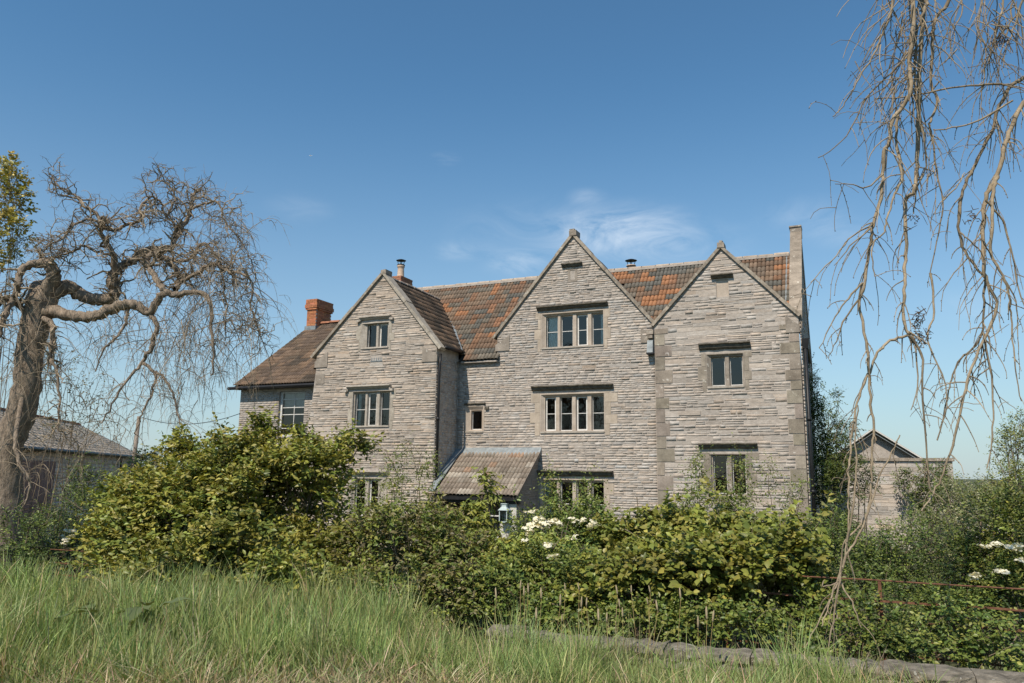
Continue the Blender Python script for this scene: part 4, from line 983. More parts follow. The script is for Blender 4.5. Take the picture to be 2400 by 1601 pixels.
def shrub(name, label, cat, blobs, nspray, L, cols, own=0, aspect=.52, nleaf=7, group=None, stems=10, droop=.25, clump=.30, flowers=None, twl=(.18, .38), base=None, nclump=22, jit=.16, shoots=0, cavity=(), stem_r=1.0, shoot_l=(.2, .55)):
    """blobs: (px, py, Y, rx_px, rz_px, ry_m)"""
    C3 = []
    for (px, py, Y, rx, rz_, ry_) in blobs:
        c = PX(px, py, Y); s = Y/FPX*1.02; C3.append((c, np.array([rx*s, ry_, rz_*s])))
    bx = np.mean([c[0] for c, r in C3]); by = np.mean([c[1] for c, r in C3])
    root = empty(name, (bx, by, float(tz(bx, by)))); tag(root, label, cat, group)
    vol = np.array([r[0]*r[2]+r[0]*r[1]*.5 for c, r in C3]); share = np.maximum(1, (nspray*vol/vol.sum()).astype(int))
    PP = []; DD = []; CT = []
    for (c, r), m in zip(C3, share):
        th = norm(rng.normal(0, 1, (nclump, 3))); th[:, 2] = np.abs(th[:, 2])*np.where(rng.random(nclump) < .75, 1, -1)
        cc = th*rng.uniform(.55, .92, (nclump, 1)); cr_ = rng.uniform(.6, 1.25, nclump)*clump; ct = rng.uniform(.7, 1.25, nclump)
        pick = rng.integers(0, nclump, m); dirs = norm(rng.normal(0, 1, (m, 3))+np.array([0, -.3, .35]))
        rad = cr_[pick]*rng.random(m)**.45
        p = cc[pick]+dirs*rad[:, None]
        # a little filling
        fill = rng.random(m) < .24; p[fill] = norm(rng.normal(0, 1, (fill.sum(), 3)))*rng.random((fill.sum(), 1))**.5*.62
        PP.append(c+p*r); DD.append(norm(dirs*.7+norm(p*r)*.6+np.array([0, 0, .28])+rng.normal(0, .2, (m, 3)))); CT.append(ct[pick])
    P0 = np.concatenate(PP); D_ = np.concatenate(DD); ct = np.concatenate(CT)
    g = tz(P0[:, 0], P0[:, 1]); keep = P0[:, 2] > g+.03; P0, D_, ct = P0[keep], D_[keep], ct[keep]
    for (px, py, Y, rr_) in cavity:
        cv = PX(px, py, Y); kp = np.linalg.norm((P0-cv)*np.array([1, .6, 1]), axis=1) > rr_*rng.uniform(.8, 1.15, len(P0)); P0, D_, ct = P0[kp], D_[kp], ct[kp]
    SH = []
    if shoots:      # long young shoots standing out of the outline
        hi = np.argsort(-(P0[:, 2]+rng.normal(0, .28, len(P0))))[:max(shoots*6, 10)]; pk = rng.choice(hi, shoots, replace=False); aP = []; aD = []; aC = []
        for i in pk:
            dd = norm(np.array([rng.normal(0, .45), rng.normal(-.15, .3), 1.0])); ln_ = rng.uniform(*shoot_l); q = [P0[i]]
            for _ in range(6): dd = norm(dd+rng.normal(0, .14, 3)); q.append(q[-1]+dd*ln_/6)
            q = np.array(q); SH.append(q)
            for t_ in range(1, 7): aP.append(q[t_]); aD.append(norm(rng.normal(0, 1, 3)+np.array([0, -.3, .4]))); aC.append(1.12)
        P0 = np.concatenate([P0, np.array(aP)]); D_ = np.concatenate([D_, np.array(aD)]); ct = np.concatenate([ct, np.array(aC)])
    P, d, n, Ls = sprays(P0, D_, nleaf, L, droop, twl)
    cols = np.array(cols); C = cols[rng.integers(0, len(cols), len(P0))]; C = C*ct[:, None]*rng.uniform(1-jit, 1+jit, (len(P0), 1))
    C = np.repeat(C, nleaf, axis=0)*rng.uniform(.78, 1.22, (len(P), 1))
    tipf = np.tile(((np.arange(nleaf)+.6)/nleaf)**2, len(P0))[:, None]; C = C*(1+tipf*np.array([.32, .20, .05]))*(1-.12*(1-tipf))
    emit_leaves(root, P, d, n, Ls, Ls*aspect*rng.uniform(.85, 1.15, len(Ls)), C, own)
    bk = Bulk(); loc = np.array(root.location)
    sel = rng.choice(len(P0), min(len(P0), stems*14), replace=False)
    for j, i in enumerate(sel[:stems]):
        b0 = np.array([bx+rng.normal(0, .25)+(P0[i][0]-bx)*.55, by+rng.normal(0, .2)+(P0[i][1]-by)*.4, 0]); b0[2] = float(tz(b0[0], b0[1]))-.05
        mid = (b0+P0[i])/2+rng.normal(0, .12, 3); tt = np.linspace(0, 1, 8)[:, None]; pts = b0*(1-tt)**2+2*mid*tt*(1-tt)+P0[i]*tt**2
        bk.tube(pts-loc, np.linspace(.028, .008, 8)*stem_r, 5)
    for q in SH: bk.tube(q-loc, np.linspace(.006, .002, 7), 4)
    for i in sel[stems:]:
        e = P0[i]; a = e-D_[i]*rng.uniform(.25, .6)-np.array([0, 0, rng.uniform(.1, .35)]); m_ = (a+e)/2+rng.normal(0, .04, 3)
        bk.tube(np.array([a, m_, e, e+D_[i]*.2])-loc, [.008, .006, .005, .003], 4)
    o = bk.build('stems', MT['stem'], root, True); o['kind'] = 'stuff'
    if flowers:
        for (px, py, Y, k, sp, size) in flowers: flower_bunch(root, px, py, Y, k, sp, size)
    return root
FM = []
def flower_mesh(seed):
    r = np.random.default_rng(seed); k = 26; P = norm(r.normal(0, 1, (k, 3)))*np.array([1, 1, .45])*r.uniform(.4, 1, (k, 1)); P[:, 2] = np.abs(P[:, 2])
    V = []; F_ = []
    for p in P:
        n = norm(p+np.array([0, -.4, .8])+r.normal(0, .3, 3)); a = norm(np.cross(n, r.normal(0, 1, 3))); b = np.cross(n, a); s = r.uniform(.2, .32); q = len(V)
        for t_ in np.linspace(0, 2*math.pi, 6)[:-1]: V.append(p+s*(a*math.cos(t_)+b*math.sin(t_)))
        F_.append(list(range(q, q+5)))
    mb = MB(); mb.c = (.84, .80, .66); mb.add(V, F_); return mb.mesh('flower_cluster', MT['petal'])
def flower_bunch(root, px, py, Y, k, sp, size):
    if not FM: FM.extend(flower_mesh(s) for s in range(4))
    for j in range(k):
        p = PX(px+rng.normal(0, sp), py+rng.normal(0, sp*.45), Y+rng.normal(0, .05)); o = link('flower_cluster', FM[j % 4], root)
        s = size*rng.uniform(.6, 1.2); o.location = p-np.array(root.location); o.scale = (s, s, s); o.rotation_euler = (rng.uniform(-.2, .5), rng.uniform(-.3, .3), rng.uniform(0, 6))
def climber(name, label, cat, strands, L, cols, dens=26, group=None, aspect=.55, spread=.10, mat='stem', r0=.012):
    """leafy stems: strands = [(Y, [(px,py),...], density factor)]"""
    fp = PX(*strands[0][1][0], strands[0][0]); root = empty(name, (fp[0], fp[1], float(tz(fp[0], fp[1])))); tag(root, label, cat, group); loc = np.array(root.location)
    bk = Bulk(); PP = []; DD = []
    for (Y, pts, df) in strands:
        q = np.array([PX(x, y, Y) for x, y in pts]); t_ = np.linspace(0, len(q)-1, len(q)*4); i0 = np.minimum(t_.astype(int), len(q)-2); f = (t_-i0)[:, None]
        c = q[i0]*(1-f)+q[i0+1]*f; c[1:-1] += rng.normal(0, .015, (len(c)-2, 3)); bk.tube(c-loc, np.linspace(r0, .004, len(c)), 5)
        Ln = np.linalg.norm(np.diff(c, axis=0), axis=1).sum(); m = int(dens*df*Ln); j = rng.integers(0, len(c)-1, m); fr_ = rng.random((m, 1))
        p = c[j]*(1-fr_)+c[j+1]*fr_+rng.normal(0, spread*.4, (m, 3)); PP.append(p); DD.append(norm(rng.normal(0, 1, (m, 3))+np.array([0, -.4, .1])))
    P0 = np.concatenate(PP); D_ = np.concatenate(DD); P, d, n, Ls = sprays(P0, D_, 5, L, .3, (.06, spread*2)); cols = np.array(cols)
    C = np.repeat(cols[rng.integers(0, len(cols), len(P0))], 5, axis=0)*rng.uniform(.75, 1.2, (len(P), 1))
    emit_leaves(root, P, d, n, Ls, Ls*aspect, C, 0); o = bk.build('stems', MT[mat], root, True); o['kind'] = 'stuff'
    return root
_k = 1.5
OLIVE = [(.16, .155, .030), (.135, .145, .030), (.185, .165, .036), (.115, .135, .030), (.20, .17, .045)]
GREEN = [(.085, .115, .025), (.105, .13, .028), (.07, .10, .024), (.125, .14, .03)]
DARK = [(.05, .075, .020), (.065, .09, .022), (.045, .065, .02), (.085, .10, .026)]
MIDG = [(.11, .13, .028), (.14, .15, .032), (.09, .115, .026), (.15, .145, .035)]
BRONZE = [(.13, .105, .045), (.11, .09, .045), (.12, .12, .04), (.09, .10, .035)]
PALE = [(.20, .19, .10), (.16, .165, .07), (.24, .22, .14), (.13, .14, .05)]
for _l in (OLIVE, GREEN, DARK, MIDG, BRONZE, PALE):
    for _i in range(len(_l)): _l[_i] = (_l[_i][0]*_k*.93, _l[_i][1]*_k*1.02, _l[_i][2]*_k*1.05)
S1 = shrub('tall_shrub', 'tall yellow-green shrub rising highest, in front of the left gable', 'shrub',
      [(600, 1165, 12.4, 130, 120, 1.0), (615, 1065, 12.8, 36, 66, .4), (700, 1075, 12.7, 38, 56, .35), (725, 1125, 12.5, 95, 70, .8), (450, 1230, 12.0, 165, 125, 1.1), (330, 1300, 11.8, 105, 85, .9), (600, 1300, 11.4, 190, 110, 1.0), (770, 1275, 12.0, 100, 110, .9), (430, 1100, 12.9, 65, 55, .5), (820, 1060, 12.6, 45, 26, .3), (540, 1090, 12.7, 55, 55, .5), (350, 1190, 12.6, 85, 75, .7), (480, 1350, 10.8, 150, 60, .6), (680, 1370, 10.6, 150, 60, .6), (300, 1340, 11.2, 90, 50, .5), (660, 1190, 13.3, 120, 95, .5)],
      8000, .105, OLIVE, own=300, stems=26, shoots=36, shoot_l=(.12, .36), cavity=((655, 1180, 11.6, .5), (590, 1210, 11.4, .34), (720, 1215, 11.6, .36), (560, 1330, 10.5, .25), (740, 1340, 10.7, .25)), nclump=14, clump=.31, twl=(.2, .42))
shrub('hedge_shrub', 'low olive hedge shrub below the tiled porch', 'shrub', [(930, 1305, 11.3, 130, 105, .8), (1060, 1330, 11.2, 120, 82, .8), (1010, 1240, 11.8, 60, 42, .5), (880, 1262, 12.0, 80, 52, .6), (990, 1390, 10.5, 150, 75, .6), (760, 1390, 11.0, 170, 65, .6), (1110, 1410, 10.1, 110, 60, .5)], 3400, .08, MIDG+BRONZE[:2], own=200, stems=12, shoots=16, shoot_l=(.12, .35), cavity=((960, 1330, 10.8, .25), (1080, 1340, 10.6, .25)))
shrub('drooping_shrub', 'shrub with drooping finger leaves and an upright leader before the porch', 'shrub', [(1108, 1222, 12.4, 30, 42, .3), (1138, 1150, 12.4, 13, 52, .13), (1060, 1250, 12.3, 80, 36, .45), (1200, 1300, 12.2, 100, 36, .5), (1250, 1330, 10.9, 120, 60, .6)], 1250, .12, OLIVE[:3]+MIDG[:2], own=200, aspect=.36, droop=.85, stems=8, nleaf=6)
shrub('white_flowered_shrub', 'green shrub with bunches of white flowers in the middle of the hedge', 'shrub', [(1290, 1270, 12.2, 110, 65, .6), (1400, 1290, 12.0, 110, 80, .7), (1330, 1370, 10.4, 150, 80, .7), (1220, 1390, 10.2, 120, 75, .6)], 2200, .065, GREEN+MIDG[:2], own=150, stems=10, shoots=20, cavity=((1380, 1360, 10.0, .25), (1260, 1350, 10.0, .22)),
      flowers=[(1260, 1230, 11.2, 13, 17, .075), (1305, 1226, 11.2, 7, 9, .07), (1240, 1248, 11.0, 7, 8, .06), (1290, 1276, 10.2, 7, 7, .06), (1295, 1305, 9.85, 5, 4, .06), (1360, 1222, 11.2, 6, 9, .06), (1392, 1230, 11.2, 5, 6, .055), (1245, 1203, 11.9, 6, 10, .055), (1232, 1268, 10.6, 4, 4, .055), (1330, 1262, 10.5, 4, 6, .05)])
shrub('broad_leaved_hedge', 'bright broad-leaved hedge bush in front of the right gable', 'shrub', [(1560, 1290, 11.4, 100, 60, .6), (1680, 1300, 11.2, 120, 60, .7), (1800, 1310, 11.0, 100, 65, .7), (1460, 1295, 11.6, 70, 50, .5), (1600, 1370, 10.0, 160, 90, .75), (1760, 1385, 9.8, 130, 95, .7), (1460, 1390, 10.1, 130, 85, .7), (1850, 1330, 9.9, 50, 80, .45)], 3800, .105, [(.17, .20, .04), (.14, .18, .038), (.205, .225, .048), (.235, .225, .055)], own=300, aspect=.72, stems=14, shoots=40, cavity=((1800, 1400, 9.5, .3), (1640, 1400, 9.5, .26), (1500, 1410, 9.7, .25)))
shrub('low_bramble', 'low bramble tangle along the foot of the railing', 'shrub', [(1300, 1450, 9.6, 120, 34, .35), (1500, 1465, 9.3, 140, 36, .35), (1720, 1480, 9.0, 150, 38, .35), (1950, 1505, 8.8, 150, 30, .3), (2180, 1520, 8.6, 150, 30, .3), (2350, 1535, 8.4, 80, 28, .3), (2080, 1470, 8.95, 60, 30, .2), (2200, 1435, 8.75, 45, 24, .15), (2010, 1425, 9.0, 40, 18, .12), (2290, 1460, 8.5, 60, 26, .15), (1900, 1440, 9.3, 50, 30, .2)], 1700, .06, MIDG+GREEN, own=150, stems=8, aspect=.62)
shrub('small_leaved_thicket', 'dark small-leaved thicket behind the rusty railing', 'shrub', [(1990, 1330, 11.6, 110, 85, .7), (2120, 1330, 11.6, 120, 90, .7), (2250, 1370, 11.2, 120, 90, .7), (2060, 1420, 10.6, 130, 70, .5), (2230, 1450, 10.4, 130, 70, .5), (2370, 1440, 10.2, 80, 90, .5), (1930, 1420, 10.6, 80, 70, .4)], 4700, .05, GREEN+DARK+MIDG[:1], own=150, stems=14, aspect=.5, shoots=40, cavity=((2150, 1400, 10.5, .3), (2010, 1400, 10.8, .3)))
shrub('flowering_bush', 'olive bush with flat white flower heads at the right edge', 'shrub', [(2350, 1270, 10.8, 70, 110, .6), (2390, 1390, 10.2, 60, 90, .5), (2300, 1330, 10.9, 60, 60, .4)], 1500, .06, OLIVE[1:4]+MIDG, own=100, stems=8,
      flowers=[(2325, 1280, 10.0, 7, 12, .06), (2380, 1285, 10.0, 7, 10, .06), (2395, 1312, 9.9, 5, 8, .06), (2350, 1340, 9.9, 6, 8, .055), (2283, 1352, 9.9, 6, 8, .055), (2340, 1492, 9.3, 5, 7, .05)])
shrub('grey_blossom_bush', 'pale grey-green bush fading out beside the lean-to shed', 'shrub', [(2270, 1190, 17, 70, 70, .8), (2200, 1260, 15.5, 90, 60, .7), (2310, 1240, 15, 70, 60, .6)], 1300, .06, PALE+MIDG[:1], stems=10)
shrub('corner_tree', 'glossy green shrub climbing the right end wall of the house', 'shrub', [(1912, 1100, 22.5, 38, 150, .6), (1930, 1010, 22.8, 35, 90, .5), (1900, 935, 23.2, 22, 80, .3), (1945, 1180, 22, 50, 90, .7), (1965, 1060, 22.6, 40, 40, .4), (1980, 1010, 22.8, 30, 16, .2), (1960, 935, 23, 12, 16, .12), (2000, 1130, 22, 40, 60, .5), (1950, 1250, 20, 60, 40, .6)], 3000, .085, [(.07, .11, .025), (.055, .09, .022), (.09, .125, .03), (.11, .135, .03)], stems=14, aspect=.42)
shrub('wall_shrub', 'dark green shrub climbing the right edge of the outbuilding wall', 'shrub', [(2190, 1150, 24, 30, 70, .5), (2220, 1200, 22, 40, 60, .6), (2150, 1190, 24.5, 22, 40, .3), (2120, 1130, 25.2, 20, 26, .15)], 900, .09, DARK+GREEN, stems=8)
shrub('dark_hawthorn', 'dark green bush with a spike of white blossom below the barn', 'shrub', [(200, 1230, 16, 100, 60, .9), (130, 1270, 15.5, 100, 60, .8), (265, 1200, 17, 50, 70, .7), (200, 1150, 17.5, 40, 50, .5), (90, 1310, 14.8, 110, 40, .5), (30, 1270, 12.9, 70, 60, .4), (20, 1320, 12.6, 90, 40, .4), (250, 1300, 14.2, 80, 40, .5)], 2900, .055, DARK+GREEN[:2]+MIDG[:1], stems=12, shoots=30,
      flowers=[(165, 1245, 14.9, 9, 7, .07), (155, 1262, 14.8, 8, 9, .06), (148, 1272, 14.7, 5, 8, .05), (185, 1205, 15.2, 5, 14, .04), (125, 1320, 14.0, 3, 5, .05)])
shrub('far_left_bush', 'dark bush in the gap between barn and tall shrub', 'shrub', [(345, 1085, 26, 30, 26, .8), (365, 1130, 24, 30, 40, .8), (320, 1180, 22, 30, 40, .7)], 650, .1, DARK+BRONZE, stems=6)
shrub('right_edge_tree', 'loose pale green tree at the far right edge', 'tree', [(2385, 1060, 21, 40, 60, .8), (2370, 1150, 20, 55, 60, .9), (2390, 1000, 21.5, 18, 30, .4), (2330, 1180, 19.5, 50, 40, .7)], 900, .075, MIDG+PALE[:2], stems=12, clump=.3)
shrub('yellow_green_tree', 'young-leaved yellow-green tree at the far left edge', 'tree', [(10, 470, 22, 45, 95, 1.2), (25, 560, 22, 40, 60, 1.0), (-20, 640, 22, 50, 60, 1.0), (30, 410, 22.5, 20, 40, .5)], 620, .12, [(.34, .31, .08), (.30, .30, .08), (.38, .31, .09)], stems=12, clump=.3, aspect=.8, nleaf=6, stem_r=.6)
shrub('sparse_young_tree', 'sparse young tree with small new leaves between trunk and barn', 'tree', [(190, 930, 20, 75, 60, .8), (110, 860, 20, 60, 60, .8), (160, 1010, 20, 80, 40, .7)], 260, .075, [(.10, .12, .05), (.13, .14, .06), (.16, .14, .08)], stems=9, clump=.5, nleaf=4, stem_r=.6)
# climbers on the house front
rY = lambda px: 20.0
climber('climbing_rose', 'leafy climbing rose around the ground floor window of the left gable', 'climber', [(20.6, [(870, 1260), (880, 1180), (915, 1100), (930, 1065)], 1.4), (20.4, [(960, 1260), (940, 1180), (945, 1110), (955, 1040)], .5), (20.4, [(930, 1280), (970, 1200), (985, 1120), (1000, 1080)], 1.0), (20.4, [(1000, 1270), (1012, 1200), (1015, 1120), (1013, 1070)], 1.2), (20.6, [(840, 1280), (850, 1180), (835, 1120)], 1.0), (20.2, [(900, 1280), (930, 1200), (920, 1140), (945, 1120)], 1.6)], .07, MIDG+BRONZE[2:], 62, spread=.28)
climber('bare_climber', 'thin almost bare brown climber on the left gable wall', 'climber', [(20.75, [(985, 1200), (980, 1120), (965, 1060), (958, 1030), (950, 1045)], .5), (20.7, [(940, 1130), (900, 1050), (850, 1060)], .3), (20.7, [(975, 1120), (985, 1070), (965, 1040)], .5)], .05, BRONZE, 30, spread=.2)
climber('upright_vine', 'two tall leafy shoots in front of the ground floor four-light window', 'climber', [(14.5, [(1300, 1300), (1298, 1220), (1292, 1150), (1290, 1105)], 1.7), (14.5, [(1320, 1300), (1310, 1200), (1305, 1160)], 1.4), (14.4, [(1375, 1300), (1378, 1210), (1385, 1150), (1390, 1115)], 1.2), (14.4, [(1390, 1290), (1395, 1190), (1370, 1140)], .9), (14.3, [(1425, 1300), (1425, 1260), (1428, 1205)], .9)], .065, MIDG+OLIVE[:2], 68, spread=.2)
climber('window_rose', 'rose bush wrapped round the ground floor window of the right gable', 'climber', [(18.2, [(1650, 1290), (1640, 1200), (1640, 1120), (1635, 1065)], 1.3), (18.2, [(1720, 1290), (1735, 1200), (1745, 1110), (1740, 1075)], 1.2), (18, [(1680, 1300), (1690, 1220), (1680, 1150)], 2.0), (18, [(1620, 1300), (1610, 1210), (1625, 1150)], 2.0), (18, [(1750, 1300), (1740, 1220), (1750, 1160)], 1.6), (18, [(1700, 1290), (1715, 1200), (1700, 1150)], 2.0)], .068, MIDG+BRONZE[:1]+GREEN[:1], 105, spread=.32)
climber('thorny_rambler', 'wiry rambler with sparse leaves at the right corner of the house', 'climber', [(18.4, [(1800, 1300), (1810, 1200), (1800, 1120), (1810, 1080)], .8), (18.4, [(1830, 1280), (1840, 1190), (1850, 1150), (1875, 1120)], .9), (18.3, [(1790, 1290), (1830, 1230), (1870, 1160)], .8), (18.4, [(1850, 1290), (1870, 1200), (1880, 1130)], .7)], .062, BRONZE[:2]+GREEN+MIDG, 70, spread=.26)
# ------------------------------------------------------------------ bare weeping trees
def smooth_path(P, rad, sub=5, jit=0.0):
    P = np.array(P, float); m = len(P); t_ = np.linspace(0, m-1, (m-1)*sub+1); i = np.clip(t_.astype(int), 0, m-2); f = (t_-i)[:, None]
    p0 = P[np.maximum(i-1, 0)]; p1 = P[i]; p2 = P[i+1]; p3 = P[np.minimum(i+2, m-1)]
    c = .5*((2*p1)+(-p0+p2)*f+(2*p0-5*p1+4*p2-p3)*f**2+(-p0+3*p1-3*p2+p3)*f**3)
    if jit: c[1:] += rng.normal(0, jit, (len(c)-1, 3))
    return c, np.interp(t_, np.arange(m), rad)
def lumpy_tube(mb, c, r, n=12, amp=.1):
    V, F_ = tube_arrays(c, r, n); V = V.reshape(len(c), n, 3); k = np.arange(n)*2*math.pi/n
    ph = rng.uniform(0, 6, 3)
    for i in range(len(c)):
        fac = 1+amp*(np.sin(3*k+ph[0]+i*.35)*.6+np.sin(5*k+ph[1]-i*.2)*.5+rng.normal(0, .35, n)*.6)
        V[i] = c[i]+(V[i]-c[i])*fac[:, None]
    mb.add(V.reshape(-1, 3), F_.tolist())
TY = 14.0
tb = PX(5, 1290, TY); wt = empty('weeping_ash_tree', (tb[0], tb[1], float(tz(tb[0], tb[1])))); tag(wt, 'gnarled bare weeping tree with twisted limbs on the left', 'tree'); wl_ = np.array(wt.location)
sc = TY/FPX
LIMBS = {
 'trunk': ([(2, 1345, 0), (9, 1200, 0), (12, 1100, 0), (22, 1035, 0), (45, 965, 0), (64, 890, 0), (72, 820, 0), (84, 755, 0), (96, 705, 0), (104, 668, .1)], [40, 35, 33, 32, 31, 30, 30, 32, 34, 25]),
 'limb_hook': ([(100, 700, 0), (122, 660, -.1), (125, 632, -.2), (106, 618, -.25), (72, 621, -.3), (47, 640, -.35), (41, 677, -.4), (31, 699, -.4), (9, 746, -.5), (-6, 800, -.5)], [22, 17, 14, 12, 9, 8, 7.5, 7, 6, 4]),
 'limb_a': ([(100, 700, 0), (134, 680, .1), (162, 673, .2), (187, 690, .3), (225, 702, .35), (259, 699, .3), (269, 681, .3), (262, 652, .3), (281, 627, .35), (309, 615, .4), (322, 599, .4), (353, 584, .5), (400, 581, .6), (412, 559, .6), (431, 527, .6), (447, 496, .7), (450, 459, .8), (469, 446, .8)], [24, 19, 17, 15.5, 14, 14, 13.5, 12.5, 10, 9, 8, 7.3, 6.5, 6.2, 5.6, 4.7, 3.8, 2.6]),
 'limb_b': ([(92, 735, 0), (125, 728, -.1), (150, 737, -.2), (187, 743, -.3), (225, 740, -.4), (259, 724, -.4), (297, 712, -.4), (325, 718, -.4), (350, 734, -.4), (366, 709, -.45), (387, 687, -.5), (412, 693, -.5), (447, 684, -.5), (475, 690, -.6), (494, 709, -.6), (495, 760, -.6), (500, 820, -.6), (496, 880, -.6)], [20, 15, 13, 12, 11.5, 12, 11.5, 10.5, 9, 8.5, 8, 7, 6.2, 5.5, 4.6, 3.8, 2.8, 1.6]),
 'limb_c': ([(350, 734, -.4), (366, 762, -.45), (359, 802, -.5), (344, 830, -.5), (334, 850, -.5), (300, 887, -.6), (266, 940, -.7), (240, 990, -.7)], [6.5, 5.6, 5, 4.6, 4, 3, 2.4, 1.4]),
 'limb_d': ([(387, 684, -.5), (375, 668, -.5), (356, 640, -.4), (341, 612, -.3), (359, 596, -.2), (387, 606, -.1), (416, 637, 0), (422, 656, 0), (412, 680, -.2)], [7.5, 7.2, 7, 6.8, 6.4, 6.5, 7, 7, 6.5]),
 'limb_e': ([(268, 655, .3), (266, 606, .1), (259, 584, 0), (237, 552, -.1), (237, 531, -.2), (225, 502, -.2), (194, 481, -.3), (175, 456, -.3), (141, 437, -.4), (122, 415, -.4)], [8, 7, 6, 5.2, 4.6, 4, 3.4, 2.6, 2, 1.2]),
 'limb_f': ([(237, 534, -.1), (275, 537, 0), (300, 527, .1), (328, 518, .2), (331, 481, .2), (353, 465, .3), (375, 471, .4), (391, 506, .5), (419, 540, .6)], [4.8, 4.4, 4, 3.6, 3.3, 3, 2.8, 2.8, 2.8]),
 'limb_g': ([(387, 602, .3), (428, 612, .3), (453, 599, .2), (475, 571, .1), (500, 590, 0), (520, 640, -.1), (530, 720, -.1), (528, 800, -.1)], [4.6, 4.2, 3.8, 3.3, 2.8, 2.3, 1.8, 1.1]),
 'limb_h': ([(425, 660, -.1), (462, 640, -.2), (500, 618, -.2), (531, 634, -.3), (578, 646, -.4), (591, 671, -.4), (587, 715, -.4), (600, 756, -.4), (618, 810, -.4)], [5, 4.4, 3.8, 3.2, 2.7, 2.4, 2, 1.6, 1]),
 'limb_i': ([(450, 490, .7), (487, 474, .7), (516, 477, .6), (522, 515, .6), (556, 552, .5), (581, 590, .5), (592, 640, .5)], [3.6, 3, 2.6, 2.2, 1.9, 1.5, 1]),
 'limb_j': ([(237, 527, -.2), (203, 515, -.3), (162, 534, -.4), (153, 552, -.4), (120, 574, -.5), (100, 590, -.5)], [3.4, 3, 2.5, 2.2, 1.8, 1.1]),
 'limb_k': ([(265, 600, .1), (230, 590, 0), (195, 575, -.1), (170, 590, -.1), (140, 600, -.2), (100, 612, -.2)], [3.6, 3.2, 3, 2.6, 2, 1.2]),
 'limb_l': ([(98, 745, 0), (120, 760, -.4), (123, 800, -.5), (115, 838, -.5), (128, 860, -.5), (140, 930, -.5), (136, 1010, -.5)], [8, 6.5, 5.5, 4.5, 3.5, 2.5, 1.5]),
 'limb_m': ([(85, 760, 0), (50, 720, -.2), (20, 700, -.3), (-10, 720, -.3), (-25, 790, -.3)], [9, 7, 6, 5, 3]),
 'limb_n': ([(60, 900, 0), (40, 1010, -.5), (38, 1070, -.6), (62, 1115, -.6), (72, 1140, -.6), (62, 1180, -.6)], [6, 5, 4.5, 4, 3, 1.5]),
 'limb_o': ([(300, 712, -.4), (298, 745, -.4), (285, 775, -.45), (262, 800, -.5), (240, 825, -.5), (225, 870, -.5)], [5, 3.5, 3, 2.6, 2, 1.2]),
 'limb_p': ([(390, 506, .5), (410, 470, .5), (400, 440, .6), (380, 425, .6), (345, 428, .6)], [3, 2.6, 2.2, 1.8, 1]),
 'limb_q': ([(334, 850, -.5), (365, 880, -.5), (350, 930, -.55), (330, 980, -.6), (315, 1020, -.6)], [4, 3.2, 2.5, 1.8, 1]),
 'limb_r': ([(366, 870, -.5), (395, 900, -.5), (412, 950, -.5), (425, 1000, -.55), (435, 1060, -.6)], [3.2, 2.8, 2.3, 1.6, .9]),
}
spawn = []
for nm, (pts, rp) in LIMBS.items():
    P = [PX(x, y, TY+d) for x, y, d in pts]; c, r = smooth_path(P, np.array(rp)*sc, 5, .008 if nm == 'trunk' else .012)
    mb = MB(); lumpy_tube(mb, c-wl_, r, 14 if rp[0] > 12 else 8, .10 if rp[0] > 12 else .07)
    mb.build('trunk' if nm == 'trunk' else 'limb', MT['bark'], wt, True); spawn.append((nm, c, r))
# contorted branches and hanging twigs
tw = Bulk()
def crooked(start, d, length, n, wander, bias, r0, r1):
    pts = [start]; d = norm(d)
    st = length/n
    for k in range(n):
        d = norm(d+rng.normal(0, wander, 3)+bias*(k/n)); pts.append(pts[-1]+d*st)
    return np.array(pts), np.linspace(r0, r1, n+1)
def tone(): b = rng.uniform(.6, 1.4); return (b, b*.98, b*.95)
NB = 0
def hang(start, d, length, r0, t):
    p, r = crooked(start, d, length, 7, .16, np.array([0, 0, -1.1]), r0, .0018); tw.tube(p-wl_, r, 3, t)
    for i in range(2, 7):
        if rng.random() < .6:
            q, rr = crooked(p[i], norm(rng.normal(0, 1, 3)+np.array([0, 0, -.2])), rng.uniform(.08, .3), 3, .2, np.array([0, 0, -.7]), .0028, .0014); tw.tube(q-wl_, rr, 3, t)
for nm, c, r in spawn:
    if nm == 'trunk': cnt = 26
    elif nm in ('limb_hook', 'limb_m', 'limb_n', 'limb_l'): cnt = 22
    else: cnt = int(len(c)*.85)
    for _ in range(cnt):
        i = int(rng.integers(int(len(c)*.25), len(c))); s = c[i]; t = tone()
        up = nm not in ('limb_b', 'limb_c', 'limb_o', 'limb_q', 'limb_r', 'limb_n', 'trunk')
        d = norm(rng.normal(0, 1, 3)+np.array([0, 0, .3 if up else 0.0]))
        if up:
            p, rr = crooked(s, d, rng.uniform(.25, .7), 8, .42, np.array([0, 0, -.2]), min(r[i]*.6, .028), .007); tw.tube(p-wl_, rr, 5, t)
            for k in range(2, 9):
                if rng.random() < .5:
                    q, r2 = crooked(p[k], norm(rng.normal(0, 1, 3)+np.array([0, 0, .25])), rng.uniform(.12, .4), 6, .36, np.array([0, 0, -.4]), .007, .0022); tw.tube(q-wl_, r2, 4, t)
                    for k2 in (2, 4, 5):
                        if rng.random() < .6: q3, r3 = crooked(q[k2], rng.normal(0, 1, 3), rng.uniform(.06, .22), 3, .3, np.array([0, 0, -.2]), .0032, .0014); tw.tube(q3-wl_, r3, 3, t)
        else:
            hang(s, d, rng.uniform(.4, 1.0), .006, t)
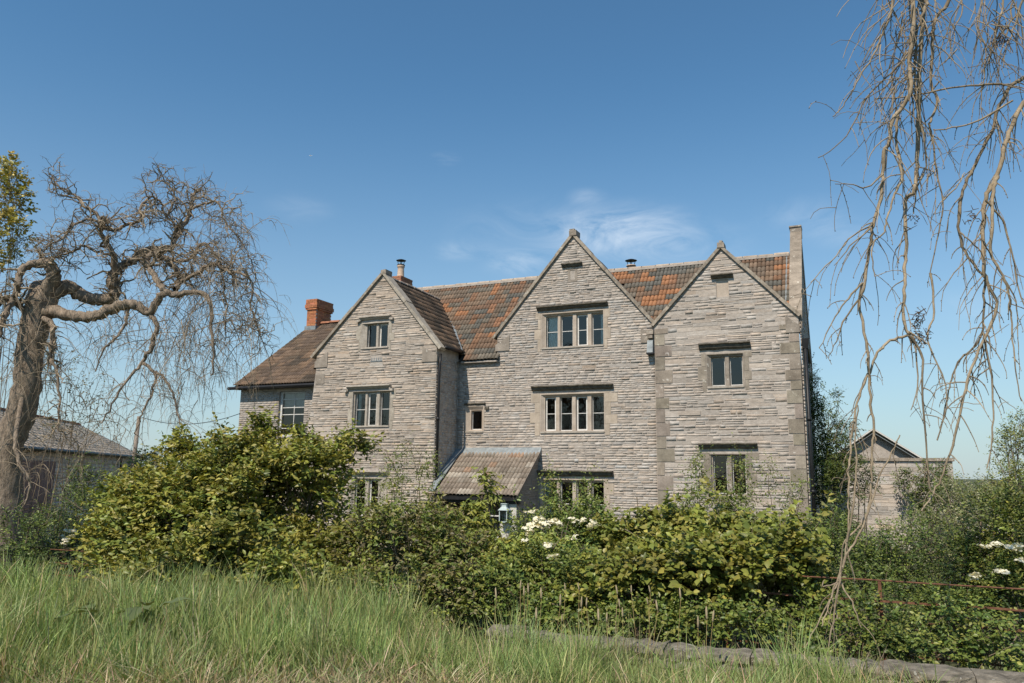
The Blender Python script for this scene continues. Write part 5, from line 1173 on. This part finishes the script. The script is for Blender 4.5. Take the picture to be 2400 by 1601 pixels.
# the weeping curtain: long twigs hanging from the outer limbs
def curtain(n, xr, yr, lr, dz, spread=.3):
    for _ in range(n):
        s = PX(rng.uniform(*xr), rng.uniform(*yr), TY+rng.uniform(*dz)); t = tone(); Ln = rng.uniform(*lr)
        p, r = crooked(s, norm(rng.normal(0, 1, 3)*spread+np.array([0, 0, -.3])), Ln, 10, .12, np.array([0, 0, -.6]), rng.uniform(.004, .009), .0018); tw.tube(p-wl_, r, 4, t)
        for i in range(1, 10):
            for _q in range(2):
                if rng.random() < .45:
                    q, rr = crooked(p[i], norm(rng.normal(0, 1, 3)+np.array([0, 0, -.4])), rng.uniform(.1, .4), 4, .15, np.array([0, 0, -.8]), .003, .0014); tw.tube(q-wl_, rr, 3, t)
curtain(90, (440, 610), (600, 760), (.6, 2.1), (-.8, .8)); curtain(55, (330, 625), (750, 880), (.6, 1.5), (-.7, .5)); curtain(40, (440, 580), (500, 640), (.4, 1.0), (-.6, .6), .7)
curtain(34, (330, 460), (720, 800), (.6, 1.7), (-.7, .3)); curtain(46, (-20, 140), (690, 900), (.7, 2.3), (-.9, .3)); curtain(20, (140, 330), (730, 800), (.3, .9), (-.6, .2)); curtain(22, (0, 300), (960, 1060), (.5, 1.4), (-.9, .2)); curtain(16, (250, 470), (850, 950), (.5, 1.1), (-.7, .1))
# dense sprays of fine twigs in the right-hand head
for (cx, cy, n) in ((500, 610, 130), (345, 615, 40), (330, 490, 40), (440, 460, 45), (230, 560, 40), (170, 560, 30), (520, 520, 45), (400, 640, 30), (560, 680, 40), (110, 690, 50)):
    for _ in range(n):
        s = PX(cx+rng.normal(0, 32), cy+rng.normal(0, 24), TY+rng.normal(0, .45)); t = tone()
        p, r = crooked(s, norm(rng.normal(0, 1, 3)+np.array([.2, 0, .1])), rng.uniform(.2, .7), 6, .3, np.array([0, 0, -.45]), rng.uniform(.003, .008), .0016); tw.tube(p-wl_, r, 4, t)
        for i in (2, 4):
            q, rr = crooked(p[i], rng.normal(0, 1, 3), rng.uniform(.08, .25), 3, .3, np.array([0, 0, -.4]), .003, .0014); tw.tube(q-wl_, rr, 3, t)
o = tw.build('twigs', MT['twig'], wt, True); o['kind'] = 'stuff'
# ---- right hand tree: trunk stands just outside the frame, its branches hang into view
RB = np.array([7.6, 9.2, -.66]); rt = empty('hanging_branch_tree', RB); tag(rt, 'bare tree hanging long pale branches down the right side', 'tree')
mb = MB(); c, r = smooth_path([RB+np.array(q) for q in ((0, 0, -.2), (.05, 0, 1.2), (-.05, -.1, 2.6), (.1, -.1, 4.2), (.0, -.2, 5.9), (-.2, -.3, 7.6))], [.36, .3, .27, .25, .22, .17], 5, .01); lumpy_tube(mb, c-RB, r, 14, .1); mb.build('trunk', MT['bark'], rt, True)
top = RB+np.array([-.2, -.3, 7.6])
heads = [np.array([4.3, 7.6, 7.9]), np.array([5.0, 7.9, 8.1]), np.array([6.3, 7.5, 7.9]), np.array([3.9, 7.2, 7.7])]
for h in heads:
    mb = MB(); m_ = (top+h)/2+np.array([0, 0, .55]); c, r = smooth_path([top-np.array([0, 0, .5]), top*.7+m_*.3+np.array([0, 0, .15]), m_, h], [.14, .11, .085, .05], 6, .012); lumpy_tube(mb, c-RB, r, 10, .08); mb.build('limb', MT['bark'], rt, True)
ST = [
 (7.4, 3, [(2092, 0), (2084, 40), (2068, 78), (2055, 115), (2038, 145), (2020, 171), (1993, 222), (1971, 255), (1953, 273)], 6.0, 2.2),
 (7.6, 0, [(2170, 0), (2167, 16), (2151, 67), (2146, 129), (2144, 198), (2150, 260), (2165, 330), (2170, 390), (2150, 440), (2140, 500)], 7.5, 3),
 (7.7, 0, [(2221, 0), (2202, 29), (2188, 56), (2186, 88), (2183, 150), (2183, 201), (2197, 236), (2183, 276), (2178, 295), (2186, 327), (2195, 400), (2210, 470), (2200, 540), (2180, 640)], 9, 2.5),
 (7.5, 3, [(2140, -10), (2138, 80), (2132, 153), (2135, 204), (2116, 252), (2092, 281), (2087, 330), (2071, 356), (2071, 408), (2063, 467), (2049, 520), (2041, 555), (2036, 593), (2025, 673), (2014, 708), (2028, 802), (2036, 867), (2041, 950), (2049, 1004), (2044, 1041), (2042, 1121), (2036, 1188), (2015, 1234), (1983, 1266), (1972, 1314), (1961, 1368), (1945, 1408), (1902, 1489), (1883, 1532)], 10.5, 2.4),
 (7.6, None, [(2116, 252), (2105, 268), (2100, 322), (2108, 375), (2114, 418), (2097, 454), (2089, 480), (2081, 507), (2071, 545), (2049, 566), (2044, 601), (2050, 650)], 7, 2.5),
 (7.7, 0, [(2160, 0), (2158, 120), (2152, 250), (2151, 375), (2146, 413), (2143, 446), (2122, 470), (2122, 520), (2124, 588), (2119, 628), (2122, 668), (2116, 721), (2124, 775), (2130, 786), (2095, 794), (2068, 815), (2057, 827), (2038, 872), (2014, 929), (2001, 988), (1993, 1041), (1990, 1095), (1988, 1150), (1990, 1200), (1985, 1270), (1975, 1330), (1962, 1370), (1950, 1400), (1965, 1450)], 10, 2.2),
 (7.9, 2, [(2430, 150), (2400, 182), (2376, 196), (2357, 222), (2339, 257), (2328, 300), (2296, 362), (2279, 400), (2261, 435), (2250, 486), (2247, 545), (2271, 604), (2296, 636), (2309, 657), (2306, 708), (2304, 772), (2280, 818), (2253, 840), (2229, 890), (2221, 930), (2197, 1033)], 10, 3),
 (7.6, 2, [(2430, 200), (2400, 241), (2373, 289), (2357, 335), (2338, 413), (2314, 454), (2306, 507), (2304, 574), (2306, 628), (2317, 668), (2336, 721), (2304, 802), (2271, 880), (2255, 947), (2231, 1046), (2213, 1100), (2196, 1143), (2159, 1197)], 12, 3.2),
 (7.65, None, [(2338, 413), (2330, 440), (2325, 494), (2322, 561), (2325, 601), (2349, 646), (2365, 689), (2368, 721), (2373, 775), (2380, 860), (2392, 940)], 9, 2.2),
 (7.6, None, [(2304, 780), (2320, 862), (2328, 934), (2328, 1001), (2314, 1097)], 5.5, 2.5),
 (7.6, None, [(2124, 775), (2143, 800), (2151, 907), (2135, 960)], 5, 2),
 (7.5, None, [(2130, 786), (2159, 830), (2162, 907), (2170, 1041), (2180, 1148)], 6, 3),
 (7.7, None, [(2180, 640), (2190, 730), (2175, 800), (2218, 902), (2212, 990)], 5.5, 2),
 (7.5, None, [(2365, 198), (2309, 198), (2229, 206), (2121, 228), (2049, 230)], 5.5, 2.5),
 (7.6, None, [(2373, 236), (2298, 281), (2229, 300), (2186, 305)], 5, 2.5),
 (7.4, None, [(2045, 525), (2036, 531), (1988, 561), (1950, 612), (1899, 660)], 4.5, 1.8),
 (7.4, None, [(2040, 535), (1993, 577), (1955, 622)], 4, 1.6),
 (7.4, None, [(2022, 663), (1988, 700), (1958, 743), (1920, 818)], 5, 1.8),
 (7.4, None, [(2071, 408), (2030, 440), (2000, 432), (1960, 430)], 4.2, 1.6),
 (7.4, None, [(2020, 690), (1975, 755), (1960, 800), (1940, 840)], 4.5, 1.6),
 (7.5, None, [(2160, 100), (2110, 150), (2070, 190), (2030, 230), (2000, 290), (1975, 330), (1918, 372)], 5, 2),
 (7.6, None, [(2140, 110), (2100, 160), (2080, 195), (2050, 240)], 4.5, 2), 
 (7.8, 1, [(2255, 0), (2240, 60), (2235, 110), (2215, 150)], 3.5, 1.5), (7.8, 1, [(2300, 0), (2290, 60), (2310, 110), (2305, 180), (2300, 250), (2310, 310)], 4, 1.6),
 (7.9, 1, [(2350, 0), (2335, 70), (2320, 130), (2310, 200)], 5, 2), (7.9, 2, [(2395, 0), (2380, 60), (2360, 110), (2350, 160)], 5.5, 2), (7.9, 2, [(2378, -10), (2365, 60), (2345, 120), (2340, 200)], 4.5, 2),
 (7.7, None, [(2349, 646), (2375, 690), (2385, 760), (2388, 820)], 4, 1.5), (7.6, None, [(2310, 470), (2350, 520), (2372, 600), (2390, 680), (2412, 740)], 5, 2.5),
 (7.5, None, [(2250, 545), (2268, 560), (2300, 590), (2310, 650)], 4, 1.8), (7.5, None, [(2210, 470), (2240, 440), (2262, 405)], 4, 2),
 (7.3, None, [(1975, 1330), (1990, 1290), (2010, 1260), (2035, 1200), (2060, 1120), (2090, 1060), (2110, 1020)], 5, 2.5),
 (7.3, None, [(1985, 1270), (2000, 1180), (2008, 1100), (2005, 1020), (2010, 950)], 5, 2.5), (7.3, None, [(1965, 1360), (1985, 1390), (2005, 1430), (2017, 1470)], 4.5, 2), (7.3, None, [(1962, 1365), (1930, 1375), (1932, 1358)], 3, 1.6),
 (7.3, None, [(1958, 1370), (1940, 1430), (1925, 1470)], 4, 2), (7.3, None, [(1968, 1365), (1955, 1440), (1945, 1500), (1940, 1540)], 4.5, 1.8), (7.3, None, [(1970, 1350), (1960, 1400), (1978, 1420)], 4, 2),
]
rtw = Bulk(); PXS = 7.5/FPX
def rtone(): b = rng.uniform(.7, 1.3); return (b, b*.97, b*.91)
for k, (Y, hd, pts, r0, r1) in enumerate(ST):
    n = len(pts); yy = Y+np.cumsum(rng.normal(0, .035, n)); P = [PX(x, y, yv) for (x, y), yv in zip(pts, yy)]; rad = np.linspace(r0, r1, n)*.5*PXS*1.05
    if hd is not None:
        h = heads[hd]; mid = (h+P[0])/2+np.array([rng.normal(0, .1), 0, .1]); P = [h, mid]+P; rad = np.concatenate([[rad[0]*1.5, rad[0]*1.2], rad])
    c, r = smooth_path(P, rad, 4, .005); r = r*(1+.14*(rng.random(len(r)) < .18))
    mb = MB(); V, F_ = tube_arrays(c-RB, r, 7); mb.c = rtone(); mb.add(V, F_.tolist()); mb.build('branch', MT['twig'], rt, True)
    Ln = np.linalg.norm(np.diff(c, axis=0), axis=1).sum()
    low = 1.0 if k != 3 else .8
    for _ in range(int(Ln*6.5)):
        i = int(rng.integers(0, len(c))); 
        if c[i][2] < 1.2 and rng.random() < .7: continue
        L_ = rng.uniform(.12, .75)*(1.0 if c[i][2] > 3.6 else .6); t = rtone()
        p, rr = crooked(c[i], norm(rng.normal(0, 1, 3)*np.array([.62, .5, .35])+np.array([-.15, 0, -.75])), L_, 6, .09, np.array([0, 0, -.6]), max(.0035, min(r[i]*.6, .007)), .0028); rtw.tube(p-RB, rr, 4, t)
        for q in range(1, 7):      # buds
            if rng.random() < .55:
                b = p[q]+rng.normal(0, .002, 3); rtw.tube(np.array([b, b+norm(rng.normal(0, 1, 3))*.012])-RB, [.0055, .002], 4, (.45, .4, .34))
        if rng.random() < .45:
            p2, r2 = crooked(p[3], norm(rng.normal(0, 1, 3)+np.array([0, 0, -.5])), L_*.6, 4, .15, np.array([0, 0, -.6]), .0038, .0024); rtw.tube(p2-RB, r2, 4, t)
# the dense top of the curtain
for _ in range(150):
    px = rng.choice([rng.normal(2120, 45), rng.normal(2340, 40)], p=[.66, .34]); py = rng.uniform(-60, 210) if px < 2250 else rng.uniform(-60, 90); s = PX(px, py, 7.6+rng.normal(0, .3)); t = rtone()
    p, rr = crooked(s, norm(rng.normal(0, 1, 3)*np.array([.5, .5, .3])+np.array([-.3 if px < 2250 else 0, 0, -.8])), rng.uniform(.25, .95), 7, .12, np.array([0, 0, -.4]), rng.uniform(.0045, .008), .003); rtw.tube(p-RB, rr, 4, t)
    for q in range(1, 8):
        if rng.random() < .4: b = p[q]; rtw.tube(np.array([b, b+norm(rng.normal(0, 1, 3))*.014])-RB, [.006, .002], 4, (.45, .4, .34))
# tassels of old seed keys
for (px, py, n) in ((2340, 70, 14), (2350, 100, 20), (2150, 750, 40), (2280, 515, 14), (2140, 510, 14), (2160, 790, 40)):
    for _ in range(n):
        s = PX(px+rng.normal(0, 9), py+rng.normal(0, 12), 7.6+rng.normal(0, .05)); rtw.tube(np.array([s, s+rng.normal(0, .02, 3), s+rng.normal(0, .035, 3)])-RB, [.003, .005, .002], 4, (.4, .33, .26))
o = rtw.build('twigs', MT['twig'], rt, True); o['kind'] = 'stuff'

# ------------------------------------------------------------------ grass bank
NG = 120000
k = np.arange(NG); u = rng.random(NG)
Yg = 3.9+6.9*rng.random(NG)**1.0; Xg = (rng.random(NG)*2-1)*(Yg*.72+.6)
NT = 2600; ty_ = 3.9+6.9*rng.random(NT); tx_ = (rng.random(NT)*2-1)*(ty_*.72+.6); tid = rng.integers(0, NT, NG); inT = rng.random(NG) < .62
ro_ = np.abs(rng.normal(0, .085, NG)); ra_ = rng.uniform(0, 2*math.pi, NG); Xg = np.where(inT, tx_[tid]+ro_*np.cos(ra_), Xg); Yg = np.where(inT, ty_[tid]+ro_*np.sin(ra_), Yg)
tuft_h = rng.uniform(.7, 1.45, NT); tuft_c = rng.uniform(.75, 1.3, (NT, 3))*np.array([1, 1, 1]); tuft_c = tuft_c.mean(axis=1, keepdims=True)*(1+rng.normal(0, .07, (NT, 3)))
Dg = Xg*NV[0]+Yg*NV[1]; sg = Xg*EV[0]+Yg*EV[1]; wr_ = sstep(-5.6, -3.2, sg)
keep = np.where(wr_ > .3, Dg < 7.92, Dg < 9.5)
Xg, Yg, Dg, sg, wr_, tid, inT, ra_ = Xg[keep], Yg[keep], Dg[keep], sg[keep], wr_[keep], tid[keep], inT[keep], ra_[keep]; m_ = len(Xg); Zg = tz(Xg, Yg)
cn = np.sin(Xg*2.1+Yg*.7)*np.sin(Yg*2.6-Xg*.5)+.6*np.sin(Xg*5.3+1.0)*np.sin(Yg*4.7)
near = sstep(6.6, 5.5, Yg-.12*np.abs(Xg)+.35*np.sin(Xg*1.1))     # trampled, dry strip at the front
hgt = (.34+.09*cn+.08*(1-wr_))*rng.uniform(.55, 1.3, m_)*(1-.55*near)*(1-.08*wr_)
hgt = np.clip(np.where(inT, hgt*tuft_h[tid], hgt*.85), .08, .8)*(1+.25*wr_*(Dg > 6.9))
dq = PX(280, 1450, 8.0); hgt = np.where((np.abs(Xg-dq[0]) < .6) & (np.abs(Yg-dq[1]) < .3), hgt*.6, hgt)
az = np.where(inT, ra_+rng.normal(0, .5, m_), rng.uniform(0, 2*math.pi, m_)); lean = np.abs(rng.normal(0, .32, m_))+.08+near*rng.uniform(0, 1.1, m_)
dx, dy = np.cos(az), np.sin(az); wd = rng.uniform(.0026, .0062, m_)*(Yg/6.5)**.5
face = rng.uniform(0, math.pi, m_); sx_, sy_ = np.cos(face), np.sin(face)
lv = np.array([0, .38, .72, 1.0]); V = np.zeros((m_, 7, 3), np.float32)
for j, f in enumerate(lv):
    bend = lean*(f**1.8)*hgt; zz_ = hgt*(f-.28*np.minimum(lean, 1.3)*f**2.2); w_ = wd*(1-.55*f)
    bx_, by_, bz_ = Xg+dx*bend, Yg+dy*bend, Zg-.02+zz_
    if j < 3:
        V[:, 2*j] = np.stack([bx_-sx_*w_, by_-sy_*w_, bz_], -1); V[:, 2*j+1] = np.stack([bx_+sx_*w_, by_+sy_*w_, bz_], -1)
    else: V[:, 6] = np.stack([bx_, by_, bz_], -1)
gf = np.array([[0, 1, 3], [0, 3, 2], [2, 3, 5], [2, 5, 4], [4, 5, 6]])
F_ = (gf[None]+(np.arange(m_)*7)[:, None, None]).reshape(-1, 3)
gcol = np.array([(.20, .255, .085), (.175, .235, .078), (.24, .285, .105), (.15, .205, .065), (.30, .30, .125)])[rng.integers(0, 5, m_)]
dry = np.array([(.40, .31, .19), (.33, .25, .15), (.46, .37, .24), (.28, .22, .13)])[rng.integers(0, 4, m_)]
pd = np.clip(.06+.62*near+.10*(cn < -.5), 0, .85); isd = rng.random(m_) < pd
gcol = np.where(isd[:, None], dry, gcol)*rng.uniform(.8, 1.2, (m_, 1))*(1+.12*cn[:, None])*np.where(inT[:, None], tuft_c[tid], 1.0)*1.28
gr = link('long_grass', np_mesh('long_grass', V.reshape(-1, 3), F_, np.repeat(gcol, 7, axis=0), MT['grass'])); tag(gr, 'long green grass, dry at the front, on the bank', 'grass', kind='stuff')
# ---- broad dock leaves in the grass
dp = PX(285, 1475, 8.3); dk = empty('dock_plant', (dp[0], dp[1], float(tz(dp[0], dp[1])))); tag(dk, 'clump of broad dock leaves in the long grass at left', 'plant')
def broad_leaf(L_, W_):
    mb = MB(); n = 6; V = []
    for i in range(n+1):
        f = i/n; w = W_*math.sin(math.pi*min(1, .08+f*.92))**.8*(1-.2*f); zc = -.25*L_*f*f; wv = .03*L_*math.sin(f*14)
        V += [(-w, L_*f, zc+.25*w+wv), (0, L_*f, zc), (w, L_*f, zc+.25*w-wv)]
    mb.c = (.13, .16, .065); mb.add(V, [[i*3+j, i*3+j+1, i*3+4+j, i*3+3+j] for i in range(n) for j in range(2)]); return mb.mesh('leaf', MT['leaf'], True)
bl = [broad_leaf(.32, .085), broad_leaf(.26, .075), broad_leaf(.36, .08)]
for j, (px, py) in enumerate([(165, 1460), (200, 1440), (228, 1435), (250, 1450), (275, 1440), (300, 1455), (325, 1430), (345, 1420), (370, 1425), (385, 1440), (240, 1465), (310, 1465)]):
    p = PX(px, py, 7.95+.35*math.sin(j*2.3)); o = link('leaf', bl[j % 3], dk); o.location = p-np.array(dk.location); o.rotation_euler = (rng.uniform(.15, .75), rng.uniform(-.35, .35), rng.uniform(-3.1, 3.1))
bk = Bulk()
for j in range(12): c0 = np.array([rng.normal(0, .25), rng.normal(0, .1), 0]); bk.tube(np.array([c0, c0+np.array([rng.normal(0, .12), rng.normal(0, .06), .2])]), [.008, .005], 5, (1, .8, .6))
o = bk.build('stalks', MT['stem'], dk, True); o['kind'] = 'stuff'
# ---- seeding grass heads standing against the hedge
mb = MB(); prof = [(.002, 0), (.007, .008), (.0085, .03), (.008, .06), (.005, .08), (.001, .09)]; mb.lathe(0, 0, prof, 7); hm = mb.mesh('seed_head', surf('seed_head', (.30, .23, .13), (.46, .37, .24), 60, bstr=.6, bdist=.003), True)
SHP = [(645, 575), (700, 600), (790, 640), (920, 690), (1050, 580), (1065, 700), (1100, 690), (1315, 610), (1330, 700), (1350, 765), (1410, 600), (1540, 600), (1525, 680), (1590, 720), (1870, 840), (1930, 780), (1970, 800), (930, 800), (1185, 790), (955, 580), (670, 620), (1750, 640), (480, 640), (1240, 800), (755, 780)]
ORD = 'first second third fourth fifth sixth seventh eighth ninth tenth eleventh twelfth thirteenth fourteenth fifteenth sixteenth seventeenth eighteenth nineteenth twentieth twenty-first twenty-second twenty-third twenty-fourth twenty-fifth'.split()
for j, (zx, zy) in enumerate(sorted(SHP)):
    px, py = 1000+zx*800/2351, 1180+zy*421/1237; p = PD(px, py+6, 7.6); b0 = p-np.array([rng.normal(.02, .05), 0, 0]); b0[2] = float(tz(b0[0], b0[1]))
    r_ = empty('seeding_grass_stalk', b0); tag(r_, 'thin grass stalk with brown seed head, '+ORD[j]+' from the left before the hedge', 'grass stalk', 'seeding grass stalks in front of the hedge')
    e_ = p-b0; mb = MB(); mb.c = (1.1, 1.0, .6); mb.tube([(0, 0, -.02), (e_[0]*.3, e_[1]*.3, e_[2]*.5), tuple(e_)], [.0026, .0022, .0016], 5); mb.build('stalk', MT['twig'], r_, True)
    o = link('seed_head', hm, r_); o.location = e_; o.rotation_euler = (rng.normal(0, .08), rng.normal(0, .08), 0); s = rng.uniform(.8, 1.35); o.scale = (s, s, s)
# ---- distant aeroplane
ap = PX(728, 365, 2600); pl = empty('aeroplane', ap, .3); tag(pl, 'tiny pale aeroplane speck in the open sky', 'aeroplane')
mb = MB(); mb.tube([(-5, 0, 0), (-4, 0, 0), (3, 0, .2), (5.5, 0, .6)], [.3, .9, .8, .2], 8); mb.build('fuselage', MT['white'], pl, True)
mb = MB(); mb.hexa([(-1.4, -6, .6), (.6, -6, .6), (.6, 6, .6), (-1.4, 6, .6), (-1.4, -6, .8), (.6, -6, .8), (.6, 6, .8), (-1.4, 6, .8)]); mb.build('wing', MT['white'], pl)
mb = MB(); mb.hexa([(4.2, -.1, .5), (5.6, -.1, .5), (5.6, .1, .5), (4.2, .1, .5), (4.9, -.1, 2.3), (5.8, -.1, 2.3), (5.8, .1, 2.3), (4.9, .1, 2.3)]); mb.build('tail_fin', MT['white'], pl)
